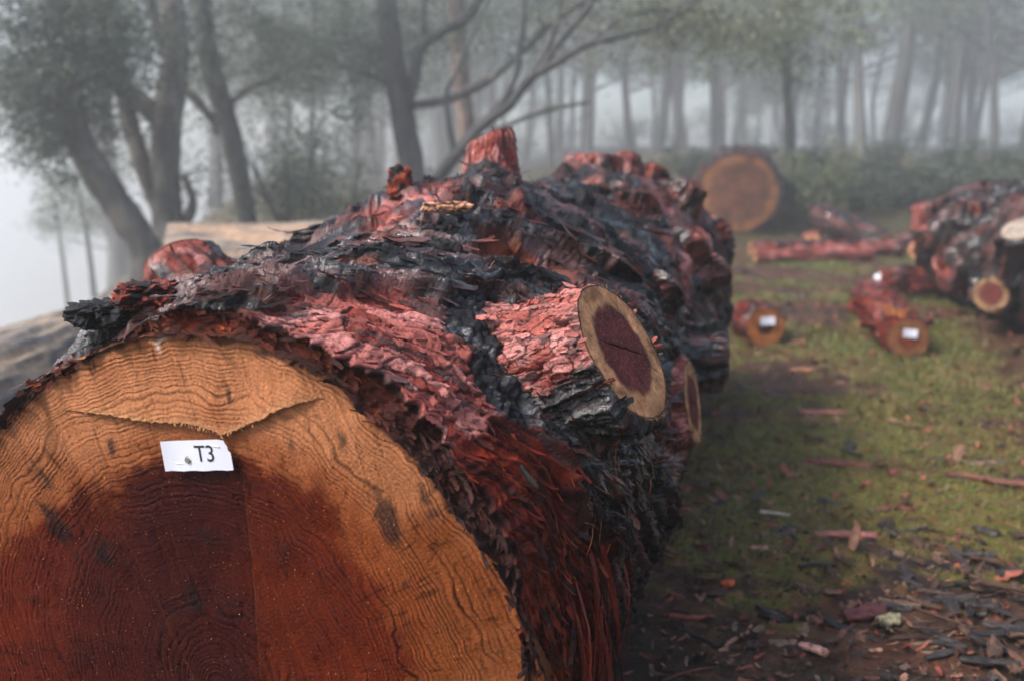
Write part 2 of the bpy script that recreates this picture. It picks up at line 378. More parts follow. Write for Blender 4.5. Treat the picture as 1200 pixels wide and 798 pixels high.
def build_hero():
    g = HERO
    root = empty('fallen_log', g.P(np.array(2.), np.array(-np.pi/2), np.array(.53)), 'giant charred log with red peeling bark and sawn branch stubs, tagged T3', 'log')
    th = theta_grid(1150, 170)
    t = np.r_[np.linspace(0, .7, 330), np.linspace(.7, 4.25, 460)[1:]]
    # keep grid rows at least even in t; fine rows come first
    T, TH = np.meshgrid(t, th, indexing='ij')
    r, C, e, circ = g.surface(T, TH)
    # outer front edge: ragged, layered bark ends
    edge = .030*fbm2(th*7, th*0, 4, 4)[None, :]+.018*perl2(th*30, th*0, 5)[None, :]
    Tt = T+edge*np.exp(-T/.05)
    X = g.P(Tt, TH, r)
    # front annulus: broken bark thickness between the sawn wood and the outer bark, seen from the front
    na = 44; s = np.linspace(0, 1, na+1)[:-1]
    w = hero_wood(th)
    S, TA = np.meshgrid(s, th, indexing='ij')
    ra = w[None, :]*(1-S)+r[0][None, :]*S-.004
    Xa = g.P(S*0, TA, ra)
    n3 = fbm3(Xa*30, 40, 4); n4 = perl3(Xa*90, 41)
    dep = edge*S**1.5+.012*n3+.004*n4+.012*np.sin(S*np.pi)-.012*np.exp(-((S-.03)/.05)**2)-.004
    Xa = Xa+dep[..., None]*g.D
    ca = mixc(mixc([.038, .008, .005], [.120, .022, .009], sstep(-.4, .5, n3)), [.20, .062, .020], sstep(.3, .8, n4+.4*n3)*.5)
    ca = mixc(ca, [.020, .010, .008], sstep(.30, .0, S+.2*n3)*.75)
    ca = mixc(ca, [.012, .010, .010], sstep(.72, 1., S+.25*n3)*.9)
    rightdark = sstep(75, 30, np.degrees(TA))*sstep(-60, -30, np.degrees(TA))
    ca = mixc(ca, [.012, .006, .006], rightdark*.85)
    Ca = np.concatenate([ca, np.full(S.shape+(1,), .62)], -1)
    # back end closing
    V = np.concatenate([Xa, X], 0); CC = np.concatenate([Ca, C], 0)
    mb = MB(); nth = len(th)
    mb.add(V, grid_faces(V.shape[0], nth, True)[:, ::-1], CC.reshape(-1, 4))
    # flakes -------------------------------------------------------------
    du = np.gradient(X, axis=0); dth = np.gradient(X, axis=1)
    Nn = unit(np.cross(dth, du)); Nn = np.where((Nn*(X-g.P(Tt, TH, r*0))).sum(-1, keepdims=True) < 0, -Nn, Nn)
    area = np.linalg.norm(np.cross(du, dth), axis=-1)
    rd = np.cos(TH)[..., None]*g.E1+np.sin(TH)[..., None]*g.E2
    Ng = Nn; Nn = unit(rd*.8+Nn*.35)
    du = np.broadcast_to(g.D, X.shape); dth = -np.sin(TH)[..., None]*g.E1+np.cos(TH)[..., None]*g.E2
    dist = np.linalg.norm(X-O, axis=-1); vis = np.clip((Nn*(O-X)).sum(-1)/dist+.35, 0.02, 1)
    pr = area*vis/dist**2*(e[..., 0]*.9+e[..., 1]*1.1+e[..., 3]*.5+e[..., 2]*.4+e[..., 4]*.25)
    pr = pr*(1+3*np.exp(-T/.6)*e[..., 0]); pr[:, nth-170:] = 0
    pr = (pr/pr.sum()).ravel()
    n = 4200
    idx = rng.choice(pr.size, n, p=pr)
    I = np.unravel_index(idx, T.shape)
    P = X[I]; N = Nn[I]; ek = e[I]; k = ek.argmax(-1); ci = circ[I]
    Tl = unit(du[I]); Tc = unit(dth[I])
    ang = rng.normal(-g.spiral, .30, n)+np.where(rng.random(n) < .35, np.pi, 0)
    Tn = Tl*np.cos(ang)[:, None]+Tc*np.sin(ang)[:, None]
    sc_ = np.clip(dist[I]/1.9, .8, 1.8)
    Lf = np.where(k == 0, rng.lognormal(-3.5, .45, n), np.where(k == 1, rng.uniform(.010, .032, n), np.where(k == 2, rng.uniform(.006, .014, n), rng.uniform(.02, .06, n))))*sc_
    Wf = Lf*np.where(k == 0, rng.uniform(.10, .30, n), np.where(k == 1, rng.uniform(.35, .7, n), np.where(k == 2, rng.uniform(.5, 1, n), rng.uniform(.10, .25, n))))
    lf = np.abs(rng.normal(0, 1, n))*np.where(k == 0, .09, np.where(k == 1, .06, .15))+.01
    Cf = C[I].copy(); Cf[:, :3] *= rng.uniform(.65, 1.45, n)[:, None]
    odd = (rng.random(n) < .05) & (k == 0); Cf[odd, :3] = np.array([.11, .035, .028])*rng.uniform(.6, 1.3, (odd.sum(), 1))
    grey = (rng.random(n) < .06) & (k == 1); Cf[grey, :3] = [.03, .025, .025]
    flakes(mb, P, N, Tn, Cf, Lf, Wf, np.minimum(lf, .5), rng.normal(.05, .12, n))
    # long fibres in the torn red bark on the lower right -----------------
    wr = area*(e[..., 3]+.25*e[..., 4])*(TH < math.radians(50))*(T < .9)
    wr[:, nth-170:] = 0
    idx = rng.choice(wr.size, 800, p=(wr/wr.sum()).ravel()); I = np.unravel_index(idx, T.shape); n = len(idx)
    Tn = -unit(dth[I])+unit(du[I])*rng.normal(.05, .5, (n, 1))
    Cb = np.array([[.02, .004, .003], [.11, .011, .005], [.14, .021, .008], [.05, .006, .004], [.007, .005, .005]])[rng.integers(0, 5, n)]*rng.uniform(.7, 1.3, (n, 1))
    Tn = unit(Tn); L1 = np.clip(rng.lognormal(-3.75, .4, n), .006, .055)
    flakes(mb, X[I]-Nn[I]*.001, unit(Nn[I]+rng.normal(0, .25, (n, 3))), Tn, np.c_[Cb, np.full(n, .45)], L1, L1*rng.uniform(.10, .34, n), np.abs(rng.normal(0, .12, n)), rng.normal(.1, .3, n))
    q = slice(0, 120); ribbons(mb, X[I][q], Tn[q], Nn[I][q], rng.lognormal(-3.3, .4, 120), rng.uniform(.0006, .0016, 120), np.c_[Cb*.6, np.full(n, .45)][q], lift=.10, wig=.1)
    # thick torn splinters hanging at the front right
    wr2 = area*np.exp(-((T-.24)/.09)**2-((np.degrees(TH)+5)/9)**2)
    idx = rng.choice(wr2.size, 90, p=(wr2/wr2.sum()).ravel()); I = np.unravel_index(idx, T.shape); n = len(idx)
    Tn = -unit(dth[I])+unit(du[I])*rng.normal(.1, .22, (n, 1))
    Cb = np.array([[.13, .014, .007], [.08, .009, .005], [.16, .024, .010], [.04, .006, .004]])[rng.integers(0, 4, n)]*rng.uniform(.7, 1.2, (n, 1))
    ribbons(mb, X[I]+Nn[I]*.008, Tn, Nn[I], rng.uniform(.08, .24, n), rng.uniform(.003, .011, n), np.c_[Cb, np.full(n, .4)], lift=.12, wig=.10)
    # ragged flakes along the front bark rim
    n = 650; a = np.radians(rng.uniform(-30, 150, n)); j = np.argmin(np.abs(th[None, :1150]-a[:, None]), 1)
    sr = rng.random(n); i = (sr*(na-1)).astype(int)
    P = Xa[i, j]; N = np.broadcast_to(-g.D, P.shape); Tt_ = unit(np.cross(g.P(a*0, a, a*0+1)-g.C0, g.D))*np.where(rng.random(n) < .5, 1, -1)[:, None]
    Tt_ = unit(Tt_+rng.normal(0, .35, (n, 3)))
    flakes(mb, P, N, Tt_, np.c_[ca[i, j]*rng.uniform(.7, 1.6, (n, 1)), np.full(n, .6)], rng.uniform(.006, .028, n), rng.uniform(.002, .009, n), np.abs(rng.normal(0, .3, n)), rng.normal(0, .2, n))
    mb.build('bark', M_BARK, root)
    # hidden far end
    cb = MB(); cut_disc(cb, g.C0+g.D*4.20, g.D, .44, 4, 30, 80); cb.build('rear_cut_face', M_WOOD, root)
    return root, (X, Nn, T, TH, area, dist)

def build_face(root):
    g = HERO
    nr = 430; th = theta_grid(1350, 130, -25, 205); r = np.linspace(0, 1, nr)**.95
    pith = np.array([-.005, -.095])
    w = hero_wood(th)
    bx, by = w*np.cos(th), w*np.sin(th)
    S = r[:, None]
    a = pith[0]*(1-S)+bx[None]*S; b = pith[1]*(1-S)+by[None]*S
    dx, dy = a-pith[0], b-pith[1]; rad = np.hypot(dx, dy); ang = np.arctan2(dy, dx)
    Wr = np.hypot(bx-pith[0], by-pith[1])[None]
    # growth rings follow the outline outside and are round near the pith, with waves
    n1 = fbm2(a*5, b*5, 21, 3); n2 = fbm2(a*16, b*16, 22, 3); n3 = perl2(ang*34, rad*9, 23)
    ph = (S*.46*1.06)/.0078+4.5*perl2(S*5+.0*a, S*0+a*.6, 24)+1.6*perl2(S*13+0*a, a*0, 25)+1.5*n1+.5*n2+.16*n3*S*(.5+n1)
    fr = ph-np.floor(ph); rid = np.floor(ph); rh = _hash(rid, rid*0, seed=9)
    line = np.exp(-((fr-.72)/.17)**2)
    # tone areas
    hb = np.interp(np.degrees(ang) % 360, [0, 10, 36, 45, 57, 72, 84, 96, 100, 112, 120, 134, 141, 154, 180, 230, 270, 360],
                   [.315, .315, .33, .355, .38, .375, .388, .385, .378, .355, .358, .366, .388, .425, .52, .5, .42, .285])
    fuzz = .028*n1+.022*n2+.010*fbm2(a*45, b*45, 27, 2)
    soft = np.interp(np.degrees(ang) % 360, [0, 40, 80, 130, 160, 360], [.055, .045, .020, .024, .04, .055])
    heart = sstep(soft, -soft, rad-hb-fuzz)
    dark = np.clip(1.35-np.hypot((a+.06)/.24, (b-.08)/.30)+.35*n1, 0, 1)*heart
    sector = sstep(.0, .006, a-(.052+.012*(.239-b)/.306)-.002*n2)*sstep(.30, .22, b)          # right of the radial saw line
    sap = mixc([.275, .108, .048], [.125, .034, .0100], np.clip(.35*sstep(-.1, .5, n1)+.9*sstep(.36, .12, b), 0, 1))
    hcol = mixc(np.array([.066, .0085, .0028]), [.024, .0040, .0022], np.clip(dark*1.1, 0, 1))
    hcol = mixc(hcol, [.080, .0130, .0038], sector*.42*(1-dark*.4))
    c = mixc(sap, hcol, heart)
    # reddish outer heart halo
    halo = np.exp(-((rad-hb-fuzz-.015)/.03)**2)*(1-.6*sstep(90, 130, np.degrees(ang)))
    c = mixc(c, [.15, .036, .0095], halo*.55)
    amp = np.clip(.55+.5*n1+.75*(rh-.5)+.25*n2, .06, 1)
    c = c*(1-(.70-.06*heart+.16*sstep(.0, .25, a))*line*amp)[..., None]
    c = c*(1+.16*(rh-.5)+.10*(fr-.4))[..., None]
    # stains: dark mould blotches that run along and across the rings
    st = np.zeros_like(a)
    for (sa, sb, ra_, rb_, rot, k) in [(-.272, .129, .022, .06, .6, 1), (-.168, .274, .008, .022, .2, .8), (.276, .196, .02, .055, .35, 1), (.208, .308, .012, .03, .3, .8), (.08, .38, .012, .03, .1, .5),
                                       (-.348, 0, .05, .03, .5, .6), (-.037, .044, .03, .05, .2, .6), (-.196, .109, .025, .05, .5, .6), (-.084, .011, .05, .03, .2, .55), (.16, .20, .01, .03, .2, .5), (.30, .10, .015, .04, .4, .5),
                                       (.04, .36, .005, .018, .1, .7), (.09, .425, .03, .012, -.2, .6), (-.13, .36, .012, .03, .5, .5), (.33, .235, .012, .04, .5, .6), (.11, .15, .02, .06, .1, .45), (-.30, .22, .02, .05, .7, .6), (-.02, .14, .06, .03, 0, .5),
                                       (.13, .30, .01, .025, .3, .6), (.17, .345, .014, .02, .4, .6)]:
        xx = (a-sa)*math.cos(rot)+(b-sb)*math.sin(rot); yy = -(a-sa)*math.sin(rot)+(b-sb)*math.cos(rot)
        st = np.maximum(st, k*np.exp(-(xx/ra_)**2-(yy/rb_)**2))
    st = sstep(.32, .85, st+.30*n2+.22*n3+.12*perl2(a*120, b*120, 31))
    c = mixc(c, c*np.array([.16, .20, .26])+[.003, .003, .004], st*.9)
    c = c*(1+.13*perl2((a*.9+b*.35)*190, (b*.9-a*.35)*7, 41)+.10*perl2((a*.9+b*.35)*70, (b*.9-a*.35)*5, 42))[..., None]
    speck = sstep(.42, .7, fbm2(ang*40, rad*22, 33, 2))*sstep(.2, .5, n1+.3)
    c = mixc(c, c*.35, speck*.7)
    # the broken ledge of sapwood and saw lines
    led = np.interp(a, [-.254, -.164, -.092, -.041, -.007, .024, .038, .077, .118, .185], [.321, .320, .313, .316, .312, .303, .307, .324, .346, .367])+.0022*perl2(a*130, b*0, 35)+.0022*perl2(a*50, b*0, 36)
    inl = sstep(-.262, -.15, a)*sstep(.195, .13, a)
    up = sstep(-.0012, .0012, b-led)*inl
    ledge_h = up*.010*np.exp(-np.maximum(b-led, 0)/.08)
    c = mixc(c, [.34, .18, .085], up*np.exp(-np.maximum(b-led, 0)/.007)*.75)
    under = (1-up)*inl*np.exp(-np.maximum(led-b, 0)/.004)
    sl1 = np.exp(-(((a-(.052+.012*(.239-b)/.306)))/.0016)**2)*sstep(.30, .24, b)
    sl2 = np.exp(-(((a-(-.202+.156*(.218-b)/.312)))/.0016)**2)*sstep(.24, .2, b)*.6
    c = mixc(c, [.17, .055, .025], (sl1+sl2)*.14)
    wht = np.exp(-((a+.065)/.010)**2-((b-.432)/.012)**2)*sstep(-.1, .4, n2)
    c = mixc(c, [.60, .55, .48], np.clip(wht*1.3, 0, 1))
    rim = sstep(.972, 1., np.broadcast_to(S, a.shape)+.02*n2)
    c = mixc(c, [.045, .022, .014], rim*.8)
    # relief
    saw = perl2((a*.9+b*.35)*140, (b*.9-a*.35)*9, 37)
    tear = sstep(.25, .6, fbm2((a*.9+b*.35)*60, (b*.9-a*.35)*14, 39, 3))
    h = .0012*(1-line)*amp+.0009*saw-.0012*tear+.0010*n2+.003*n1+ledge_h-.003*under-.0012*(sl1+sl2)+.0006*perl2(a*260, b*260, 38)-.006*rim
    P = g.C0+a[..., None]*g.E1+b[..., None]*g.E2-h[..., None]*g.D
    ro = .50-.10*heart+.08*n2
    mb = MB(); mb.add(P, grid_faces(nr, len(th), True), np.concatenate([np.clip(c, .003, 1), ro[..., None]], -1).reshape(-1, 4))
    # splinters hanging from the ledge
    n = 60; aa = np.clip(rng.normal(.01, .04, n), -.12, .09); lb = np.interp(aa, [-.254, -.164, -.092, -.041, -.007, .024, .038, .077, .118, .185], [.321, .320, .313, .316, .312, .303, .307, .324, .346, .367])
    P = g.C0+aa[:, None]*g.E1+(lb+rng.uniform(0, .003, n))[:, None]*g.E2-.0105*g.D
    Tn = -g.E2+g.E1*rng.normal(.1, .5, (n, 1))-g.D*rng.uniform(0, .3, (n, 1))
    ribbons(mb, P, Tn, np.broadcast_to(-g.D, P.shape), rng.uniform(.001, .006, n), rng.uniform(.0008, .0026, n), np.c_[np.array([.32, .17, .08])*rng.uniform(.6, 1.1, (n, 1)), np.full(n, .6)], lift=.2)
    # saw dust grains on the wet wood
    n = 1100; q = rng.integers(0, nr*1350, n); i, j = q//1350, q % 1350; i = np.sqrt(rng.random(n)); i = (i*(nr-12)).astype(int)
    Pg = g.C0+a[i, j][:, None]*g.E1+b[i, j][:, None]*g.E2-(h[i, j]+.0004)[:, None]*g.D
    flakes(mb, Pg, np.broadcast_to(-g.D, Pg.shape), unit(rng.normal(0, 1, (n, 3))-0), np.c_[np.array([.30, .12, .05])*rng.uniform(.6, 1.3, (n, 1)), np.full(n, .6)], rng.uniform(.0008, .0022, n), rng.uniform(.0006, .0014, n), rng.uniform(0, .5, n), rng.uniform(0, .2, n))
    mb.build('cut_face', M_WOOD, root)

def build_stub(root, base, end, r0, r1, normal, seed, kinds, flare=1.5, cut=None, na=150, ns=110, nfl=350, name='branch_stub', circ=False, sz=.8, mats=(M_BARK, M_WOOD), sapc=(.30, .15, .07), hrt=(.075, .018, .016), heart=.66, dome=0., rimw=.955):
    base, end = np.asarray(base, float), np.asarray(end, float); ax = unit(end-base); L = np.linalg.norm(end-base)
    n = unit(normal); A = unit(np.cross([0.02, .03, 1.], n)); B = np.cross(n, A)
    A0 = unit(A-ax*(A@ax)); B0 = np.cross(ax, A0)
    s = np.linspace(0, 1, ns); th = np.linspace(0, 2*np.pi, na, endpoint=False)
    S, TH = np.meshgrid(s, th, indexing='ij')
    rad = r0*(1-S)+r1*S; rad = rad*(1+(flare-1)*np.exp(-S/.22))
    wobb = 1+.05*perl2(np.cos(TH)*1.5+seed*3.1, np.sin(TH)*1.5, seed)
    k = sstep(.2, 1, S)[..., None]
    Aa = A0*(1-k)+A*k; Ba = B0*(1-k)+B*k
    ctr = base+(S*L)[..., None]*ax
    dirn = np.cos(TH)[..., None]*Aa+np.sin(TH)[..., None]*Ba
    X = ctr+(rad*wobb)[..., None]*dirn
    W = np.zeros(S.shape+(5,)); W[:] = kinds(S, dirn, X) if callable(kinds) else kinds
    h, C, e = bark_field(S*L, TH*r1, X, W, np.full(S.shape, 1. if circ else 0.), seed, sz)
    h = (h-.012)*sstep(1.02, .93, S)*.75
    X = X+h[..., None]*unit(dirn)
    mb = MB(); mb.add(X, grid_faces(ns, na, True), C.reshape(-1, 4))
    du = np.gradient(X, axis=0); dth = np.gradient(X, axis=1); N = unit(np.cross(du, dth)); N = np.where((N*dirn).sum(-1, keepdims=True) < 0, -N, N)
    if nfl:
        i = rng.integers(int(ns*.12), ns-4, nfl); j = rng.integers(0, na, nfl); e_ = e[i, j].argmax(-1)
        Cf = C[i, j].copy(); Cf[:, :3] *= rng.uniform(.65, 1.4, nfl)[:, None]
        sg = np.where(rng.random(nfl) < .5, 1, -1)[:, None]
        T = unit(du[i, j])*sg+unit(dth[i, j])*rng.normal(0, .3, (nfl, 1)); Lf = rng.uniform(.008, .024, nfl)*sz/.8
        flakes(mb, X[i, j], N[i, j], unit(T), Cf, Lf, Lf*rng.uniform(.3, .6, nfl), np.abs(rng.normal(0, .15, nfl))+.03, rng.normal(.1, .15, nfl))
    st = mb.build(name, mats[0], root)
    cb = MB()
    rr = r1*.985
    # sawn end grows from the last ring so that the rim closes
    rings = np.linspace(0, 1, 60)
    last = X[-1]; ctr_ = end
    R_, _ = np.meshgrid(rings, th, indexing='ij')
    V = ctr_+R_[..., None]*(last-ctr_)[None]
    x = ((V-ctr_)*A).sum(-1); y = ((V-ctr_)*B).sum(-1); w = fbm2(x/rr*1.6+seed, y/rr*1.6, seed+3, 3)
    hb = heart*(1+.10*w+.05*fbm2(x/rr*6, y/rr*6, seed+9, 2)); m_ = sstep(hb+.025, hb-.025, R_)
    rg = .5+.5*np.sin((R_*rr/.0042+.8*w)*2*np.pi)
    c = mixc(np.array(sapc), np.array(hrt), m_)*(1-.30*rg*(.5+.4*w))[..., None]*(1+.30*fbm2(x/.012, y/.012, seed+5, 3))[..., None]
    y2 = y+.35*x
    chk = np.exp(-((y2+.030*rr*perl2(x/rr*4, x*0, seed+8))/(.016*rr))**2)*sstep(.60, .25, R_)
    ray = perl2(np.arctan2(y, x)*16, R_*1.2, seed+14)
    c = c*(1+.28*ray*sstep(.1, .5, R_))[..., None]*(1+.42*fbm2(x/rr*2.6+seed, y/rr*2.6, seed+15, 4))[..., None]; c = mixc(c, np.array(sapc)*.55, np.exp(-((R_-hb)/.035)**2)*.5)
    c = mixc(c, [.018, .006, .006], chk*.8)
    spk = sstep(.5, .75, fbm2(x/.004, y/.004, seed+6, 2))*m_; c = mixc(c, [.24, .14, .13], spk*.55)
    dirt = sstep(.0, .5, fbm2(x/rr*3+9, y/rr*3, seed+12, 3))*sstep(.5, .9, R_); c = mixc(c, c*np.array([.45, .40, .38]), dirt*.65)
    c = mixc(c, [.028, .017, .014], sstep(rimw+.05*w*(1-rimw)*8, rimw+.035, R_))
    hh = .0006*rg-.003*chk+.0006*perl2(x/.003, y/.003, seed)
    V = V+(hh+dome*rr*(1-R_**2)**.7)[..., None]*n
    cb.add(V, grid_faces(60, na, True), np.concatenate([np.clip(c, .004, 1), np.full(c.shape[:2]+(1,), .6)], -1).reshape(-1, 4))
    if nfl:   # frayed fibres at the rim
        q = 420; j = rng.integers(0, na, q)
        ribbons(cb, last[j], unit((last-ctr_)[j])*rng.uniform(.2, 1, (q, 1))+n*rng.uniform(-.2, .8, (q, 1))+rng.normal(0, .4, (q, 3)), np.broadcast_to(n, (q, 3)), rng.uniform(.002, .009, q), rng.uniform(.0003, .0009, q), np.c_[np.array([.20, .12, .08])*rng.uniform(.2, 1.3, (q, 1)), np.full(q, .7)])
    cb.build('cut_face', mats[1], st)
    return st

hero, HS = build_hero()
build_face(hero)
g = HERO
def gp(t, d, r): return g.P(np.array(t), np.array(math.radians(d)), np.array(r))
def camn(x, y, z): return CR*x+CU*y-CF*z       # right, up, towards the viewer
def k_main(S, d, X):
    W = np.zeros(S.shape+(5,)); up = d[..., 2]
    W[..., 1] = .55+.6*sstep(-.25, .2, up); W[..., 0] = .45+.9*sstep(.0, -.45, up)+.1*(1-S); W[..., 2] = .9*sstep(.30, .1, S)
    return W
PK = [.68, .62, 0, .12, 0]; KK = [.85, .35, 0, .1, 0]; MIX = [.55, .5, .0, .25, .1]
e1 = O+CF*1.60+CR*(130/F_PX*1.60)-CU*(9/F_PX*1.60)
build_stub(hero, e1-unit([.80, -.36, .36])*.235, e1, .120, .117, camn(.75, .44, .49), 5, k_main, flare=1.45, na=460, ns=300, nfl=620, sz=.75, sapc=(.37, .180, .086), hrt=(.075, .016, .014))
e2 = O+CF*2.42+CR*(212/F_PX*2.42)-CU*(72/F_PX*2.42)
build_stub(hero, e2-unit([.9, .05, .12])*.24, e2, .115, .10, camn(.93, .12, .34), 6, [.3, .55, 0, .3, .35], na=200, ns=120, nfl=350)
e3 = O+CF*2.95+CR*(252/F_PX*2.95)-CU*(17/F_PX*2.95)
build_stub(hero, e3-unit([.95, .1, .05])*.28, e3, .085, .072, camn(.99, .0, .12), 7, KK, na=150, ns=100, nfl=200)
e4 = O+CF*2.70+CR*(-26/F_PX*2.70)+CU*(239/F_PX*2.70)
build_stub(hero, e4-unit([-.05, .12, 1])*.25, e4, .088, .062, unit([-.35, .1, .93]), 8, [.35, .8, 0, .25, 0], na=190, ns=130, nfl=50, flare=1.7)
e5 = O+CF*4.15+CR*(96/F_PX*4.15)+CU*(217/F_PX*4.15)
build_stub(hero, e5-unit([.02, .0, 1])*.28, e5, .135, .108, unit([.03, .05, 1]), 9, [.5, .65, 0, .2, 0], na=150, ns=90, nfl=40, flare=1.5)
def on_log(px, py, lg):
    d = CF+CR*(px-600)/F_PX-CU*(py-399)/F_PX; k = np.linspace(1.2, 9, 3000); q = O+k[:, None]*d-lg.C0
    t = q@lg.D; x, y = q@lg.E1, q@lg.E2; ins = (np.hypot(x, y) < lg.R0(t, np.arctan2(y, x))) & (t > 0)
    return O+d*k[np.argmax(ins)]
for i, (px, py, Y, ax, L, r, kk) in enumerate([(736, 183, 4.5, (.15, 0, 1), .26, .066, MIX), (742, 252, 0, (.25, -.45, .9), .10, .065, PK), (790, 300, 0, (.75, -.4, .55), .13, .078, PK), (818, 322, 0, (.9, -.3, .3), .12, .066, PK),
                                              (203, 302, 2.55, (-.62, .15, .75), .34, .098, [.62, .72, 0, .05, 0]), (795, 240, 0, (.5, -.2, .85), .13, .07, MIX), (826, 276, 0, (.85, -.3, .45), .12, .07, MIX), (690, 240, 0, (.05, -.4, .9), .09, .06, KK),
                                              (768, 198, 4.8, (.4, 0, .9), .24, .07, MIX), (700, 320, 0, (.5, -.55, .65), .07, .065, KK), (762, 345, 0, (.7, -.6, .3), .09, .06, MIX), (650, 222, 3.3, (-.05, 0, 1), .2, .055, KK)]):
    if Y: e_ = at(px, py, Y); b_ = e_-unit(ax)*L
    else: b_ = on_log(px, py, HERO)-unit(ax)*.12; e_ = b_+unit(ax)*(L*.75+.12)
    build_stub(hero, b_, e_, r*1.25, r*.82, unit([ax[0], .35, ax[2]+.2]), 20+i, kk, na=110, ns=70, nfl=40, flare=1.9, dome=.3, sapc=(.10, .026, .02), hrt=(.05, .014, .013))

# ------------------------------------------------------------------ tag T3 screwed to the face
def fp(a, b, h): return g.C0+a*g.E1+b*g.E2-h*g.D
def make_tag():
    root = empty('paper_tag', fp(-.012, .245, .012), 'white paper tag printed T3, screwed to the cut face of the giant log', 'tag')
    out = [(-.071, .2895), (.020, .2985), (.0305, .2975), (.0325, .2930), (.0355, .2895), (.0365, .2835), (.0405, .2800), (.044, .2545), (-.066, .2445)]
    out = np.array(out); n = len(out)
    mb = MB(); 
    q = 24; xs = np.linspace(-.071, .044, q)
    def bez(a): return .0125+.002*math.sin((a+.07)*30)+(.006*((-.045-a)/.03)**2 if a < -.045 else 0)
    # front sheet as strip between top and bottom outline, with a small thickness
    xs_t = np.array([-.071, -.05, -.03, -.01, .01, .020, .0305, .0325, .0355, .0365, .0405, .0418]); ys_t = np.array([.2895, .2915, .2937, .2957, .2975, .2985, .2975, .2930, .2895, .2835, .2800, .272])
    xs_b = np.linspace(-.066, .044, len(xs_t)); ys_b = np.linspace(.2445, .2545, len(xs_t))+.0006*np.sin(np.arange(len(xs_t))*1.7)
    rows = []
    for s in np.linspace(0, 1, 5):
        rows.append([(xs_t[i]*(1-s)+xs_b[i]*s, ys_t[i]*(1-s)+ys_b[i]*s) for i in range(len(xs_t))])
    Fv = np.array([[fp(a, b, bez(a)) for a, b in r_] for r_ in rows]); Bv = np.array([[fp(a, b, bez(a)-.0008) for a, b in r_] for r_ in rows])
    c = (.48, .49, .55, .35); k = len(xs_t)
    mb.add(Fv, grid_faces(5, k)[:, ::-1], c); mb.add(Bv, grid_faces(5, k), c)
    for A_, B_ in ((Fv[0], Bv[0]), (Fv[-1], Bv[-1]), (Fv[:, 0], Bv[:, 0]), (Fv[:, -1], Bv[:, -1])):
        mb.add(np.stack([A_, B_]), grid_faces(2, len(A_)), (.25, .2, .2, .5))
    mb.build('sheet', M_PAPER, root)
    cu = bpy.data.curves.new('t3', 'FONT'); cu.body = 'T3'; cu.size = .0345; cu.extrude = .0002; cu.space_character = .95
    tmp = bpy.data.objects.new('t3', cu); col.objects.link(tmp); bpy.context.view_layer.update()
    me = bpy.data.meshes.new_from_object(tmp.evaluated_get(bpy.context.evaluated_depsgraph_get()))
    V = np.array([v.co[:] for v in me.vertices]); polys = [list(p.vertices) for p in me.polygons]
    bpy.data.objects.remove(tmp)
    V[:, 0] -= V[:, 0].min(); V[:, 1] -= V[:, 1].min()
    V[:, 0] *= .88
    ca, sa = math.cos(.03), math.sin(.03)
    W = np.array([fp(-.0145+x*ca-y*sa-.10*y, .2632+x*sa*2.6+y*ca, bez(-.0145+x)+.0004+z) for x, y, z in V])
    m2 = bpy.data.meshes.new('lettering'); m2.from_pydata((W-np.array(root.location)).tolist(), [], polys)
    a_ = m2.attributes.new('Col', 'FLOAT_COLOR', 'POINT'); a_.data.foreach_set('color', np.tile([.012, .012, .014, .5], len(W)))
    m2.materials.append(M_INK); o = bpy.data.objects.new('lettering', m2); col.objects.link(o); o.parent = root
    mb = MB()
    ctr = fp(-.028, .2645, .0132)
    for rr, h0, h1, ns in ((.0056, 0, .0012, 20), (.0040, .0012, .0038, 6), (.0016, .0038, .0032, 6)):
        a = np.linspace(0, 2*np.pi, ns, endpoint=False)
        r1 = ctr-g.D*h0+rr*(np.cos(a)[:, None]*g.E1+np.sin(a)[:, None]*g.E2); r2 = r1-g.D*(h1-h0)
        mb.add(np.stack([r1, r2]), grid_faces(2, ns, True)); mb.add(r2, np.arange(ns)[None])
    mb.build('screw', M_STEEL, root, smooth=False)
    for (a0, b0, an) in ((-.044, .2585, -.05), (.018, .2885, -.08)):
        mb = MB(); s = np.linspace(-.006, .006, 6)
        tube(mb, np.array([fp(a0+x*math.cos(an), b0+x*math.sin(an), bez(a0)+.0006) for x in s]), .0007, 6); mb.build('staple', M_STEEL, root)
make_tag()

